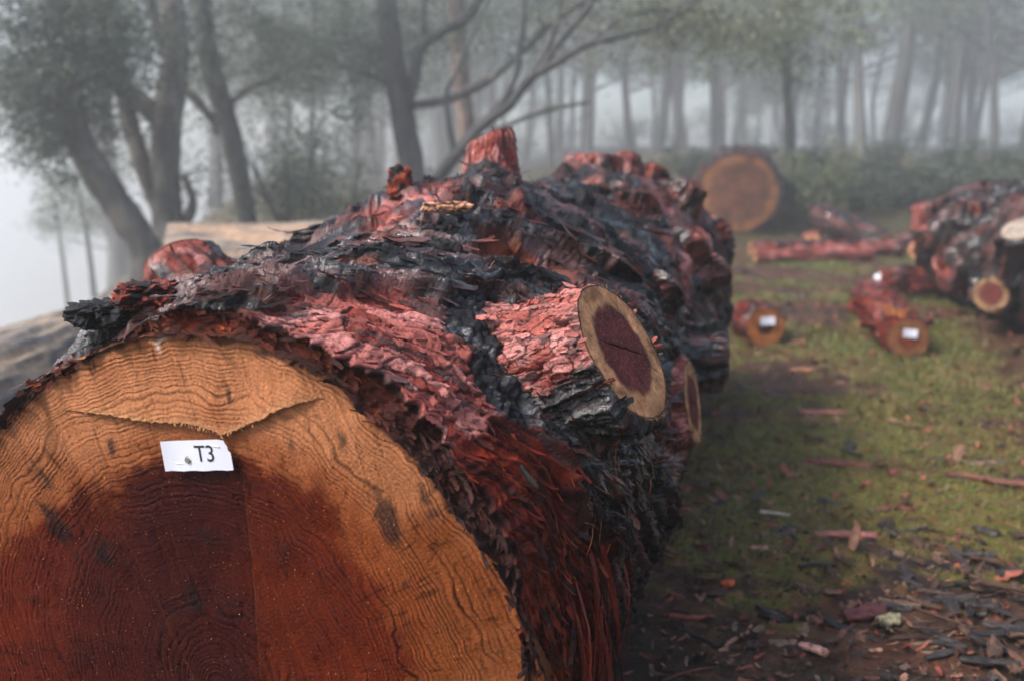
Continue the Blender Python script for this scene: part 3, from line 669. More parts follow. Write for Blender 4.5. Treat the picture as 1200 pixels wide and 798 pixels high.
# bark lumps and needles lying on the log
def lump(name, loc, size, seed, label, cat, colr=(.09, .018, .011), squash=(1, 1, 1), rot=0, group=None, n=90, mat=M_BARK, sz=.6):
    th = np.linspace(0, 2*np.pi, n, endpoint=False); ph = np.linspace(.02, np.pi-.02, n//2)
    PH, TH = np.meshgrid(ph, th, indexing='ij')
    d = np.stack([np.sin(PH)*np.cos(TH), np.sin(PH)*np.sin(TH), np.cos(PH)], -1)
    d4 = np.sign(d)*np.abs(d)**.6
    cr_, sr = math.cos(rot), math.sin(rot)
    X = d4*size*np.array(squash)
    nn = fbm3(X/size*2.2+seed*7, seed, 4); n2 = perl3(np.stack([X[..., 0]*2, X[..., 1]*2, X[..., 2]*9], -1)/size, seed+3)
    X = X*(1+.35*nn)[..., None]+d*(size*.035*n2)[..., None]
    X = np.stack([X[..., 0]*cr_-X[..., 1]*sr, X[..., 0]*sr+X[..., 1]*cr_, X[..., 2]], -1)
    c = mixc(np.array(colr)*.4, np.array(colr)*1.5, sstep(-.4, .5, nn+.5*n2))
    c = mixc(c, [.011, .011, .012], sstep(.1, .3, fbm3(X/size*1.5, seed+9, 2)+.25*d[..., 2]))
    mb = MB(); mb.add(X+np.asarray(loc), grid_faces(n//2, n, True)[:, ::-1], np.concatenate([c, np.full(c.shape[:2]+(1,), .5)], -1).reshape(-1, 4))
    bz = np.asarray(loc, float)-[0, 0, size*squash[2]*.7]
    return tag(mb.build(name, mat, None, loc=bz), label, cat, group)
lump('bark_chunk', at(468, 216, 2.5), .034, 3, 'dark red broken bark chunk standing upright on top of the giant charred log', 'bark chunk', (.13, .024, .013), (.8, .7, 1.15))
lump('bark_flake', at(176, 345, 1.49), .030, 5, 'dark red brown bark slab jutting from the upper left rim of the cut face', 'bark slab', (.10, .018, .011), (1.6, 1.6, .55), .3, n=160)
lump('bark_flake', at(122, 368, 1.50), .032, 6, 'black charred bark slab on the cut face rim left of the dark red slab', 'bark slab', (.013, .012, .012), (1.5, 1.8, .5), .5, n=160)
lump('bark_flake', at(523, 243, 2.15), .022, 8, 'pale tan bark sliver on the crest of the giant log below the upright stub', 'bark slab', (.36, .17, .10), (2.2, 1.2, .5), .1)

def needles_on_log():
    X, Nn, T, TH, area, dist = HS
    w = area*(TH < math.radians(100))*(TH > math.radians(-15))*(T < 1.6)*(T > .02)/dist**2
    w[:, 1150:] = 0
    n = 120; idx = rng.choice(w.size, n, p=(w/w.sum()).ravel()); I = np.unravel_index(idx, T.shape)
    N = Nn[I]; T_ = unit(np.cross(N, unit(rng.normal(0, 1, (n, 3)))))
    T_[:, 2] -= .5*rng.random(n)
    mb = MB(); ribbons(mb, X[I]+N*.006, T_, N, rng.uniform(.015, .055, n), rng.uniform(.0008, .0016, n), np.c_[np.array([.42, .12, .035])*rng.uniform(.4, 1.2, (n, 1)), np.full(n, .5)], wig=.12, lift=.15)
    tag(mb.build('dead_needles', M_LIT, None), 'thin orange dead needles caught on the charred bark', 'needles', kind='stuff')
needles_on_log()

HAZE = .0076
# ------------------------------------------------------------------ ground
def gz(x, y):
    x = np.asarray(x, float); y = np.asarray(y, float)
    z = .05*fbm2(x*.35, y*.35, 51, 3)+.016*fbm2(x*2.3, y*2.3, 52, 3)
    z = z+1.15*sstep(12, 27, y)*sstep(-6, 6, x)+.02*np.maximum(y-27, 0)*sstep(-2, 8, x)
    edge = -2.5-.13*y-.10*np.maximum(y-10, 0)
    z = z-.60*np.maximum(edge-x, 0)**1.1*sstep(1, 5, y)
    return z
def moss(x, y):
    m = .40+1.05*fbm2(x*.9+3, y*.7, 61, 4)+.35*perl2(x*5, y*5, 62)
    m = m+.42*np.exp(-((x-1.9)/1.2)**2-((y-5.3)/1.6)**2)-.6*np.exp(-((x-.3)/.45)**2-((y-2.1)/.6)**2)-.5*np.exp(-((x-1.6)/.7)**2-((y-2.2)/.5)**2)
    m = m-.25*sstep(8, 12, y)+.45*np.exp(-((x-1.15)/.6)**2-((y-4.3)/1.4)**2)
    return m
xs = np.r_[-130, -90, -70, -55, -42, -32, -24, np.linspace(-18, -3.2, 50), np.arange(-3, 6, .03), np.linspace(6.2, 20, 60), 24, 32, 42, 55, 70, 90, 130]
ys = np.r_[-12, -8, -5, -3, -1, 0, np.arange(.5, 10.5, .03), np.arange(10.5, 32, .22), 34, 38, 44, 52, 62, 74, 86, 100, 118, 140, 165]
GY, GX = np.meshgrid(ys, xs, indexing='ij')
GZ = gz(GX, GY)
ff = sstep(12, 8, GY)
mm = moss(GX, GY); d1 = fbm2(GX*9, GY*9, 63, 4); d2 = fbm2(GX*28, GY*28, 64, 3)
GZ = GZ+ff*(.010*d1+.006*d2)
gc = mixc(mixc([.038, .026, .019], [.070, .040, .026], sstep(-.4, .5, d1)), [.022, .017, .015], sstep(.1, .6, fbm2(GX*1.7, GY*1.7, 65, 3)))
gc = mixc(gc, mixc([.070, .088, .016], [.115, .10, .030], sstep(-.4, .4, d2)), sstep(.36, .78, mm+.60*d1+.15*d2)*.85)
gc = mixc(gc, [.050, .055, .028], sstep(10, 16, GY)*.7)
gc = mixc(gc, [.09, .030, .018], sstep(.25, .6, d2*.7+fbm2(GX*6, GY*6, 66, 3)*.6)*.5)
gr = .68-.25*sstep(.1, .6, -d1)
mb = MB(); mb.add(np.stack([GX, GY, GZ], -1), grid_faces(len(ys), len(xs))[:, ::-1], np.concatenate([gc*np.array([.95, .80, .70]), gr[..., None]-.1], -1).reshape(-1, 4))
tag(mb.build('ground', M_GRD, None), kind='structure')

# moss and short grass
n = 260000; x = rng.uniform(-.6, 6.3, n); y = 1.6+rng.random(n)**1.6*11; k = moss(x, y)+.3*fbm2(x*9, y*9, 63, 4)+rng.normal(0, .12, n) > .52
x, y = x[k], y[k]; n = len(x); z = gz(x, y)+.002
h = rng.uniform(.008, .036, n)*np.clip(y/5, .6, 1.4); a = rng.uniform(0, 2*np.pi, n); wd = rng.uniform(.0015, .004, n)*np.clip(y/4, .8, 2)
P = np.stack([x, y, z], -1); D_ = np.stack([np.cos(a), np.sin(a), a*0], -1); ln = np.stack([rng.normal(0, .6, n), rng.normal(0, .6, n), np.ones(n)], -1)
V = np.stack([P-D_*wd[:, None], P+D_*wd[:, None], P+ln*h[:, None]], 1)
c = mixc(np.array([.070, .092, .015]), [.125, .080, .026], np.clip(rng.random(n)**2+.5*perl2(x*1.3, y*1.3, 67), 0, 1))*rng.uniform(.6, 1.3, (n, 1))
mb = MB(); mb.add(V, np.arange(n*3).reshape(-1, 3), np.repeat(np.c_[c, np.full(n, .7)], 3, 0))
tag(mb.build('moss_grass', M_LEAF, None, smooth=False), 'short moss and fine grass growing over the clearing', 'grass', kind='stuff')

PALC = np.array([[.05, .028, .02], [.085, .04, .026], [.15, .045, .03], [.03, .024, .022], [.12, .075, .05], [.20, .10, .065], [.022, .02, .02], [.11, .028, .018]])
n = 64000; x = rng.uniform(-.5, 6.5, n); y = 1.5+rng.random(n)**1.5*10; z = gz(x, y)+.004
dn = fbm2(x*1.1, y*1.1, 68, 3)+.8*np.exp(-((x-1.25)/.55)**2-((y-2.5)/.6)**2)+.3*sstep(4, 2, y); k = dn+rng.normal(0, .4, n) > -.42
x, y, z = x[k], y[k], z[k]; n = len(x); a = rng.uniform(0, 2*np.pi, n)
N = unit(np.stack([rng.normal(0, .35, n), rng.normal(0, .35, n), np.ones(n)], -1)); T = unit(np.stack([np.cos(a), np.sin(a), a*0], -1))
L_ = np.clip(rng.lognormal(-4.0, .55, n), .007, .09)
c = PALC[rng.integers(0, len(PALC), n)]*rng.uniform(.6, 1.4, (n, 1))
mb = MB(); flakes(mb, np.stack([x, y, z], -1), N, T, np.c_[c, np.full(n, .5)], L_, L_*rng.uniform(.15, .6, n), rng.uniform(0, .3, n), rng.normal(.1, .3, n))
n = 2200; x = rng.uniform(-.5, 6.5, n); y = 1.5+rng.random(n)**1.5*9; a = rng.uniform(0, 2*np.pi, n)
c = PALC[rng.integers(0, len(PALC), n)]*rng.uniform(.7, 1.7, (n, 1))
ribbons(mb, np.stack([x, y, gz(x, y)+.006], -1), np.stack([np.cos(a), np.sin(a), rng.normal(0, .15, n)], -1), np.broadcast_to([0, 0, 1.], (n, 3)), rng.uniform(.03, .16, n), rng.uniform(.002, .006, n), np.c_[c, np.full(n, .6)], sag=.05)
tag(mb.build('leaf_litter', M_LIT, None), 'small bark flakes, twigs and dead leaves littering the clearing', 'litter', kind='stuff')

# single bark pieces and sticks one can pick out
def slab(name, x, y, L, wd, th, yaw, colr, label, cat, group, pitch=0., lift=0., seed=0):
    nu, nv = 16, 9
    s = np.linspace(-.5, .5, nu); v = np.linspace(-1, 1, nv)
    S, Vv = np.meshgrid(s, v, indexing='ij'); r = np.random.default_rng(seed)
    prof = (1-.55*np.abs(S*2)**3)*(1+.25*perl2(S*6+seed*1.7, Vv*0+.5, seed))
    end = .06*perl2(Vv*2+seed, S*0, seed+1)
    X = (S+end*np.sign(S))*L; Y = Vv*wd*.5*prof+.06*L*np.sin(S*3+seed); cz = wd*.22*(1-Vv**2)+.1*wd*perl2(S*5, Vv*1.5+seed, seed+2)
    tp = np.stack([X, Y, cz+th*.5], -1); bt = np.stack([X, Y, cz-th*.5], -1)
    c = np.array(colr)*(1+.4*perl2(S*3+seed, Vv*6, seed+4))[..., None]; c = mixc(c, np.array(colr)*.35, sstep(.1, .5, perl2(S*4, Vv*3+seed, seed+5)))
    C = np.concatenate([c, np.full(c.shape[:2]+(1,), .42)], -1).reshape(-1, 4)
    cp, sp, cy_, sy = math.cos(pitch), math.sin(pitch), math.cos(yaw), math.sin(yaw)
    R = np.array([[cy_*cp, -sy, cy_*sp], [sy*cp, cy_, sy*sp], [-sp, 0, cp]])
    loc = np.array([x, y, float(gz(x, y))-.002+lift+abs(math.sin(pitch))*L*.35])
    mb = MB(); tp = tp@R.T+loc; bt = bt@R.T+loc
    mb.add(tp, grid_faces(nu, nv)[:, ::-1], C); mb.add(bt, grid_faces(nu, nv), C)
    for A_, B_ in ((tp[0], bt[0]), (tp[-1], bt[-1]), (tp[:, 0], bt[:, 0]), (tp[:, -1], bt[:, -1])):
        mb.add(np.stack([A_, B_]), grid_faces(2, len(A_)), C[:2*len(A_)])
    return tag(mb.build(name, M_LIT, None, loc=loc), label, cat, group)
def stick(x, y, L, r, yaw, colr, label, group, lift=0., pitch=0., seed=0):
    s = np.linspace(-.5, .5, 9); q = np.random.default_rng(seed)
    pts = np.stack([s*L*math.cos(pitch), .05*L*np.sin(s*5+seed)+.02*L*q.normal(0, 1, 9), s*L*math.sin(pitch)], -1)
    c_, s_ = math.cos(yaw), math.sin(yaw); pts = pts@np.array([[c_, s_, 0], [-s_, c_, 0], [0, 0, 1]])
    loc = np.array([x, y, float(gz(x, y))+r+lift+abs(math.sin(pitch))*L*.4])
    mb = MB(); tube(mb, pts+loc, r*(1-.5*(s+.5)), 7, np.r_[colr, .5], bump=.4, seed=seed)
    return tag(mb.build('stick', M_LIT, None, loc=loc), label, 'stick', group)
G0 = 'bark pieces scattered on the mossy ground'
for i in range(90):
    px, py = rng.uniform(770, 1190), 440+330*rng.random()
    d = CF+CR*(px-600)/F_PX-CU*(py-399)/F_PX; p = O+d*(-CH/d[2])
    cc = PALC[rng.integers(0, len(PALC))]*rng.uniform(.5, 1.2)
    L = rng.uniform(.035, .13)
    if i % 4 == 3: stick(p[0], p[1], L*1.6, rng.uniform(.004, .008), rng.uniform(0, 3.1), cc*1.4, 'thin broken stick lying loose on the mossy ground of the clearing', 'thin sticks lying on the moss', seed=i)
    else: slab('bark_piece', p[0], p[1], L, L*rng.uniform(.2, .5), .005, rng.uniform(0, 3.1), cc, 'small curled bark piece lying loose on the mossy ground of the clearing', 'bark piece', G0, rng.normal(0, .12), seed=i)
for i, (px, py, L, wd, yw, cc, lab) in enumerate([
    (985, 545, .26, .05, -.5, (.11, .03, .024), 'dark red bark strip lying slantwise on the moss in the middle of the clearing'),
    (965, 490, .24, .05, 0, (.24, .09, .07), 'pinkish bark strip lying flat on the moss below the red poles'),
    (990, 641, .20, .035, -.1, (.24, .09, .075), 'pale pink bark sliver lying crosswise on the brown litter'),
    (953, 776, .075, .03, -.7, (.42, .22, .17), 'pale pink leaf shaped bark chip at the bottom edge of the clearing'),
    (1010, 735, .13, .07, .5, (.07, .022, .022), 'dark maroon curled bark piece lying near the bottom right bark heap'),
    (852, 688, .04, .03, .3, (.42, .07, .02), 'bright orange bark chip on dark soil beside the giant log'),
    (880, 766, .035, .035, 0, (.03, .016, .015), 'round dark gumnut sized lump on bare soil near the bottom edge'),
    (1040, 745, .07, .05, .2, (.22, .19, .11), 'pale yellowish wood chip beside the bark heap'),
    (908, 604, .10, .012, -.15, (.40, .33, .28), 'thin white bark sliver on the moss right of the giant log'),
    (940, 436, .14, .05, 0, (.25, .11, .06), 'tan wood chip on the moss in front of the short round log'),
    (1160, 570, .30, .035, -.5, (.13, .05, .035), 'long thin brown bark strip near the right edge of the moss'),
    (935, 403, .11, .09, .6, (.15, .06, .04), 'reddish bark chunk right beside the short round tagged log')]):
    d = CF+CR*(px-600)/F_PX-CU*(py-399)/F_PX; p = O+d*(-CH/d[2])
    slab('bark_piece', p[0], p[1], L, wd, .006, yw, cc, lab, 'bark piece', None, rng.normal(0, .05), lift=.008, seed=100+i)
for i in range(80):
    px, py = rng.normal(1150, 55), rng.normal(728, 36)
    d = CF+CR*(px-600)/F_PX-CU*(py-399)/F_PX; p = O+d*(-CH/d[2]); lf = .035*math.exp(-((px-1150)/70)**2)*rng.random()
    if i % 6 == 1: stick(p[0], p[1], rng.uniform(.08, .18), rng.uniform(.004, .008), rng.uniform(-.6, 1.2), [(.15, .065, .035), (.06, .033, .022)][i % 2], 'brown stick lying across the bark heap at the lower right', 'sticks in the bark heap', lf+.02, rng.normal(0, .15), seed=200+i)
    else: slab('bark_flake', p[0], p[1], rng.uniform(.05, .13), rng.uniform(.015, .04), .004, rng.normal(.4, 1.), np.array([[.028, .023, .021], [.02, .016, .015], [.06, .032, .022], [.036, .030, .028]][i % 4])*rng.uniform(.7, 1.4), 'grey brown bark slab piled in the heap at the lower right', 'bark slab', 'bark slabs heaped at the lower right', rng.normal(.05, .14), lf, seed=200+i)

# ------------------------------------------------------------------ the other logs
def log_thing(name, A, B, r, kinds, label, cat='log', seed=1, na=90, ns=80, sz=1., tagged=None, sapc=(.40, .19, .09), hrt=(.10, .03, .026), heart=.55, r2=None, nfl=120, normal=None, group=None, mats=(M_BARK, M_WOOD), rimw=.955):
    A = np.asarray(A, float); B = np.asarray(B, float); ax = unit(A-B)
    root = empty(name, [*(A+B)[:2]/2, min(A[2], B[2])-r], label, cat, group)
    st = build_stub(root, B, A, r2 or r, r, ax if normal is None else normal, seed, kinds, flare=1.0, na=na, ns=ns, nfl=nfl, name='bark', sz=sz, sapc=sapc, hrt=hrt, heart=heart, mats=mats, rimw=rimw)
    cb = MB(); cut_disc(cb, B-ax*.004, -ax, (r2 or r)*.97, seed, 16, 48, heart, sapc, hrt); cb.build('cut_face', M_WOOD, root)
    return root
def small_tag(center, n, w_, h_, label, roll=0.):
    n = unit(n); A = unit(np.cross([0, 0, 1.], n)); B = np.cross(n, A); A, B = A*math.cos(roll)+B*math.sin(roll), B*math.cos(roll)-A*math.sin(roll)
    root = empty('paper_tag', center, label, 'tag')
    mb = MB(); s = np.linspace(-.5, .5, 7); S, T = np.meshgrid(s, s, indexing='ij')
    V = np.asarray(center)+S[..., None]*w_*A+T[..., None]*h_*B+(.004+.006*(S*2)**2)[..., None]*n
    mb.add(V, grid_faces(7, 7), (.48, .49, .55, .45)); mb.add(V-n*.001, grid_faces(7, 7)[:, ::-1], (.48, .49, .55, .45)); mb.build('sheet', M_PAPER, root)
    for k in (-.3, .3):
        mb = MB(); tube(mb, [np.asarray(center)+A*(k*w_-.004)+n*.008, np.asarray(center)+A*(k*w_+.004)+n*.008], .0009, 5); mb.build('staple', M_STEEL, root)
# short round log
A = np.array([1.735, 6.72, float(gz(1.735, 6.72))+.125]); B = A+np.array([-.02, .42, 0])
log_thing('short_log', A, B, .130, [.42, .25, 0, .5, .05], 'short round log with orange sapwood and dark heart, standing alone on the moss, tagged', 'log', 31, heart=.42, sapc=(.24, .085, .028), hrt=(.04, .012, .010), sz=1.2)
small_tag(A+np.array([.01, -.004, .045]), (0, -1, .02), .100, .055, 'small white paper tag stapled on the end of the short round log', .05)
# split log with torn end
A = np.array([2.50, 6.18, .125+float(gz(2.5, 6.18))]); B = np.array([2.82, 7.75, .13+float(gz(2.82, 7.75))])
lg = log_thing('split_log', A, B, .125, [.38, .38, 0, .6, .1], 'red brown peeled log with torn orange splinters near its tagged end, lying on the moss', 'log', 32, heart=.5, sapc=(.16, .066, .030), hrt=(.12, .026, .012), sz=1.4, r2=.15, na=110, ns=140, nfl=400)
mb = MB(); ax = unit(A-B)
for i in range(26):
    p = A-ax*rng.uniform(.02, .3)+np.array([rng.uniform(-.11, .02), 0, rng.uniform(.06, .13)]); ll = rng.uniform(.08, .24)
    tube(mb, np.stack([p, p+ax*ll*-.5+[rng.normal(0, .02), 0, .02], p-ax*ll+[rng.normal(0, .03), 0, rng.uniform(-.02, .05)]]), [.004, .014, .003], 5, np.r_[np.array([.20, .065, .020])*rng.uniform(.7, 1.2), .5], seed=i)
mb.build('splinters', M_WOOD, lg)
for i, (o, d, L, r) in enumerate([((-.12, .35, .02), (-.9, -.15, .1), .16, .028), ((.10, .30, .02), (.75, -.35, .5), .12, .03), ((-.13, .9, .05), (-.8, .2, .5), .12, .03)]):
    b = A+np.array(o)*[1, 1, 1]+[o[1]*.2, 0, 0]; build_stub(lg, b-unit(d)*.06, b+unit(d)*L, r, r*.7, unit(d), 60+i, [.2, .3, 0, .6, .1], na=30, ns=20, nfl=0)
small_tag(A+np.array([.005, -.006, .035]), (-.2, -.98, .03), .085, .052, 'small white paper tag stapled on the torn end of the split log', -.06)
# log lying behind the split one with its tagged pale end
A = np.array([3.36, 9.05, .16]); B = np.array([4.5, 8.75, .15])
log_thing('thin_log', A, B, .095, [.4, .3, 0, .55, 0], 'thin dark red log lying crosswise behind the split log, against the burnt log', 'log', 33, r2=.12, sz=1.4)
small_tag(A+np.array([-.012, -.02, .02]), (-.95, -.3, .1), .11, .08, 'small white paper tag on the left end of the thin crosswise log', .3)
# red poles and logs at the far side of the clearing
def gzp(x, y, r): return [x, y, float(gz(x, y))+r]
log_thing('red_pole', gzp(2.98, 12.2, .085), gzp(4.42, 12.25, .085), .085, [.25, .55, 0, .4, 0], 'long peeled red pole lying crosswise across the clearing, nearest of its pile', 'log', 34, na=50, ns=90, sz=1.6, nfl=0)
log_thing('red_pole', gzp(3.05, 12.75, .09), gzp(5.0, 12.8, .11), .08, [.45, .35, 0, .4, 0], 'long red and black pole lying crosswise just behind the nearest peeled red pole', 'log', 35, na=50, ns=90, sz=1.6, nfl=0)
log_thing('dark_log', gzp(4.85, 12.95, .13), [4.35, 14.2, .47], .14, [.75, .15, 0, .45, 0], 'dark grey log lying end on above the red poles, its thicker end raised', 'log', 36, na=50, ns=60, sz=1.6, nfl=0)
log_thing('dark_log', gzp(5.25, 13.6, .09), gzp(6.7, 13.2, .09), .09, [.95, .05, 0, .1, 0], 'thin black log lying crosswise between the red poles and the big log on the right', 'log', 37, na=50, ns=60, sz=1.6, nfl=0)
log_thing('log_stump', gzp(4.0, 13.3, .12), gzp(4.15, 13.75, .12), .12, [.3, .5, 0, .4, 0], 'short red log chunk lying behind the left half of the red poles', 'log', 38, na=50, ns=40, sz=1.6, nfl=0)
log_thing('split_block', gzp(5.15, 12.7, .1), gzp(5.5, 13.1, .1), .10, [.3, .5, 0, .35, .05], 'stubby pink log chunk beside the raised end of the dark grey log', 'log', 39, na=50, ns=40, sz=1.6, nfl=0)
# large round log end, far
A = np.array([3.50, 15.5, float(gz(3.5, 15.5))+.62]); B = np.array([3.80, 17.0, float(gz(3.5, 15.5))+.66])
log_thing('round_log', A, B, .62, [.75, .15, 0, .55, 0], 'large thick log seen end on at the forest edge, its cut face weathered brown', 'log', 40, na=140, ns=60, sz=2.2, nfl=0, sapc=(.20, .082, .034), hrt=(.115, .046, .024), heart=.74, normal=(-.2, -.98, 0.05), r2=.64, rimw=.925)
# pale old logs on the left
def plain_log(name, A, B, r, label, c1, c2, seed, cutc=(.35, .2, .12)):
    A = np.asarray(A, float); B = np.asarray(B, float); ax = unit(B-A); L = np.linalg.norm(B-A)
    root = empty(name, [*((A+B)/2)[:2], A[2]-r], label, 'log')
    ns, na = 160, 110; s = np.linspace(0, 1, ns); th = np.linspace(0, 2*np.pi, na, endpoint=False); S, TH = np.meshgrid(s, th, indexing='ij')
    E1 = unit(np.cross(ax, [0, 0, 1.])); E2 = np.cross(E1, ax)
    d = np.cos(TH)[..., None]*E1+np.sin(TH)[..., None]*E2
    X = A+(S*L)[..., None]*ax+r*d
    gq = fbm2(S*L*2.2, TH*r*26, seed, 4); g2 = fbm2(S*L*1.0, TH*r*4, seed+5, 3)
    X = X+(r*.07*g2+.012*gq)[..., None]*d
    c = mixc(np.array(c1), np.array(c2), sstep(-.45, .5, gq*.6+g2)); c = mixc(c, [.05, .045, .045], sstep(.25, .6, gq-.3*g2))
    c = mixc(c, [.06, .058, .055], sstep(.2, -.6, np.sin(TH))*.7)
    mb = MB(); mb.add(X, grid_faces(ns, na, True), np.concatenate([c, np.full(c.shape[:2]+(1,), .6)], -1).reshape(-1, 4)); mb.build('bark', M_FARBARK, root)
    for e, nn in ((A, -ax), (B, ax)):
        mb = MB(); cut_disc(mb, e-nn*.002, nn, r*.98, seed, 24, 60, .6, cutc, (.2, .09, .05), ring=.012); mb.build('cut_face', M_WOOD, root)
plain_log('grey_log', (-2.12, 3.0, .26), (-2.0, 6.6, .28), .27, 'weathered pale grey brown log lying behind the left side of the giant log', (.24, .165, .10), (.13, .105, .085), 81)
plain_log('pale_log', (-2.75, 8.0, .37), (.2, 8.6, .36), .36, 'long pale tan debarked log lying crosswise behind the giant log before the trees', (.26, .16, .095), (.13, .115, .10), 82, (.42, .20, .09))

# burnt log on the right, with stubs
RL = BigLog((4.30, 9.45, .47), 0, [0, .4, 1.5, 3, 4.6], [.36, .45, .46, .46, .46],
    knots=[(.45, 160, .08, .09), (.9, 165, .09, .11), (1.3, 150, .08, .09), (1.7, 175, .09, .10), (1.0, 195, .08, .09), (.5, 150, .10, .03), (1.6, 170, .12, .04), (1.2, 120, .12, .06), (2.2, 190, .12, .07), (2.4, 140, .12, .06), (3.1, 165, .13, .07), (.7, 95, .1, .06), (1.9, 100, .12, .05)],
    blobs=[('P', .45, 160, .10, .7), ('P', .9, 165, .10, .9), ('P', 1.3, 150, .09, .5), ('P', 1.0, 195, .1, .6), ('K', 1.1, 150, .3, .5), ('R', 1.2, 185, .25, .6), ('P', .9, 95, .2, .4)], seed=91, base=[.66, .30, 0, .28, 0])
RL.D = unit(np.array([-.10, -1., 0])); RL.E1 = np.array([RL.D[1]*-1, RL.D[0], 0])
def build_right_log():
    g = RL; t = np.linspace(0, 4.6, 330); th = np.linspace(-np.pi/2, 1.5*np.pi, 330)[:-1]
    root = empty('burnt_log', g.P(np.array(2.3), np.array(-np.pi/2), np.array(.46)), 'big burnt black and red log with knobby stubs along the right edge of the clearing', 'log')
    T, TH = np.meshgrid(t, th, indexing='ij'); r, C, e, ci = g.surface(T, TH, 1.9)
    X = g.P(T, TH, r); mb = MB(); mb.add(X, grid_faces(len(t), len(th), True), C.reshape(-1, 4))
    n = 1500; i = rng.integers(2, 328, n); j = rng.integers(0, 329, n); N = unit(np.cos(TH)[..., None]*g.E1+np.sin(TH)[..., None]*g.E2)[i, j]
    L = rng.uniform(.03, .11, n); Cf = C[i, j].copy(); Cf[:, :3] *= rng.uniform(.6, 1.5, (n, 1))
    flakes(mb, X[i, j], N, unit(g.D+rng.normal(0, .4, (n, 3))), Cf, L, L*rng.uniform(.25, .6, n), np.abs(rng.normal(0, .2, n)), rng.normal(.1, .2, n))
    mb.build('bark', M_BARK, root)
    for e_, nn in ((g.C0+g.D*.0, -g.D), (g.C0+g.D*4.6, g.D)):
        mb = MB(); cut_disc(mb, e_, nn, .40, 5, 24, 60); mb.build('cut_face', M_WOOD, root)
    for i, (px, py, Y, ax, L, r, kk, nn) in enumerate([(1161, 345, 6.9, (-.75, -.62, .05), .34, .115, KK, (-.62, -.78, .05)), (1196, 268, 6.6, (-.45, -.5, .75), .3, .12, KK, (-.50, -.28, .82)),
                                                      (1080, 240, 8.9, (-.3, -.1, .95), .2, .07, MIX, None), (1150, 236, 8.0, (.1, .1, 1), .2, .06, KK, None), (1104, 332, 7.9, (-.8, -.3, -.4), .2, .06, MIX, None)]):
        e_ = at(px, py, Y); build_stub(root, e_-unit(ax)*L, e_, r*1.1, r, unit(ax) if nn is None else unit(nn), 70+i, kk, na=80, ns=50, nfl=60, flare=1.4, sz=1.4, sapc=[(.19, .11, .06), (.24, .19, .15)][i] if i < 2 else (.12, .035, .03), hrt=[(.09, .022, .018), (.22, .18, .15)][i] if i < 2 else (.10, .03, .026))
build_right_log()

# ------------------------------------------------------------------ trees
def leaves(mb, ctr, n, spread, size, colr, droop=.3, asp=.28):
    """n leaf blades spread round each centre, tips hanging a little"""
    ctr = np.atleast_2d(ctr); k = len(ctr); sp = np.broadcast_to(np.asarray(spread, float), (k, 3)) if np.ndim(spread) else np.full((k, 3), spread)
    c = np.repeat(ctr, n, 0); m_ = len(c)
    P = c+rng.normal(0, 1, (m_, 3))*np.repeat(sp, n, 0)
    T = unit(np.stack([rng.normal(0, 1, m_), rng.normal(0, 1, m_), rng.normal(-droop, .6, m_)], -1)); B = unit(np.cross(T, rng.normal(0, 1, (m_, 3))))
    L = size*rng.uniform(.6, 1.4, m_)[:, None]
    V = np.stack([P, P+T*L*.45+B*L*asp*.5, P+T*L, P+T*L*.45-B*L*asp*.5], 1)
    tone = np.repeat(rng.uniform(.6, 1.4, (k, 1)), n, 0)
    C = np.asarray(colr)*tone*rng.uniform(.7, 1.3, (m_, 1)); C = mixc(C, np.asarray(colr)*[1.6, 1.25, .8], rng.random(m_)*.35)
    mb.add(V, np.arange(m_*4).reshape(-1, 4), np.repeat(np.c_[C, np.full(m_, .5)], 4, 0))
GREEN = (.050, .075, .040); DGREEN = (.032, .052, .030); OLIVE = (.075, .090, .045)
def trunk_col(pts, rad, sides, dark, pale, seed):
    n = len(pts); th = np.linspace(0, 2*np.pi, sides, endpoint=False)
    s = np.arange(n)[:, None]; q = fbm2(s*.10+0*th, np.cos(th)*2.2+s*0+seed, seed, 3)+.6*perl2(s*.03+0*th, np.sin(th)*3+s*0, seed+2)
    c = mixc(np.array(dark), np.array(pale), sstep(-.2, .55, q))
    return np.concatenate([c, np.full((n, sides, 1), .6)], -1).reshape(-1, 4)
def limb(mb, P, n=40, sides=12, dark=(.035, .031, .028), pale=(.10, .088, .076), seed=0):
    """P rows: x, y, z, radius"""
    Q = smooth_path(P, n); tube(mb, Q[:, :3], np.maximum(Q[:, 3], .004), sides, trunk_col(Q, Q[:, 3], sides, dark, pale, seed), bump=.16, seed=seed)
    return Q
def px_path(L, Y, k=1.):
    return [np.r_[at(px, py, Y+(r[3] if len(r) > 3 else 0)), .86*r[2]*k/F_PX*Y] for r in L for px, py in [(r[0], r[1])]]
def twigs(mb, Q, n, L, seed, up=.4, dark=(.03, .027, .025), start=.3):
    r = np.random.default_rng(seed); ends = []
    for i in range(n):
        j = int(len(Q)*r.uniform(start, .97)); p = Q[j, :3]; d = unit(np.array([r.normal(0, 1), r.normal(0, 1), r.normal(up, .5)])); l = L*r.uniform(.5, 1.3)
        m_ = p+d*l*.5+r.normal(0, .08, 3)*l; e = p+d*l+np.array([0, 0, -.1*l])+r.normal(0, .1, 3)*l
        rr = max(.006, Q[j, 3]*.35); limb(mb, [np.r_[p, rr], np.r_[m_, rr*.6], np.r_[e, rr*.25]], 10, 6, dark, dark, seed+i); ends += [e, (m_+e)/2]
    return np.array(ends)
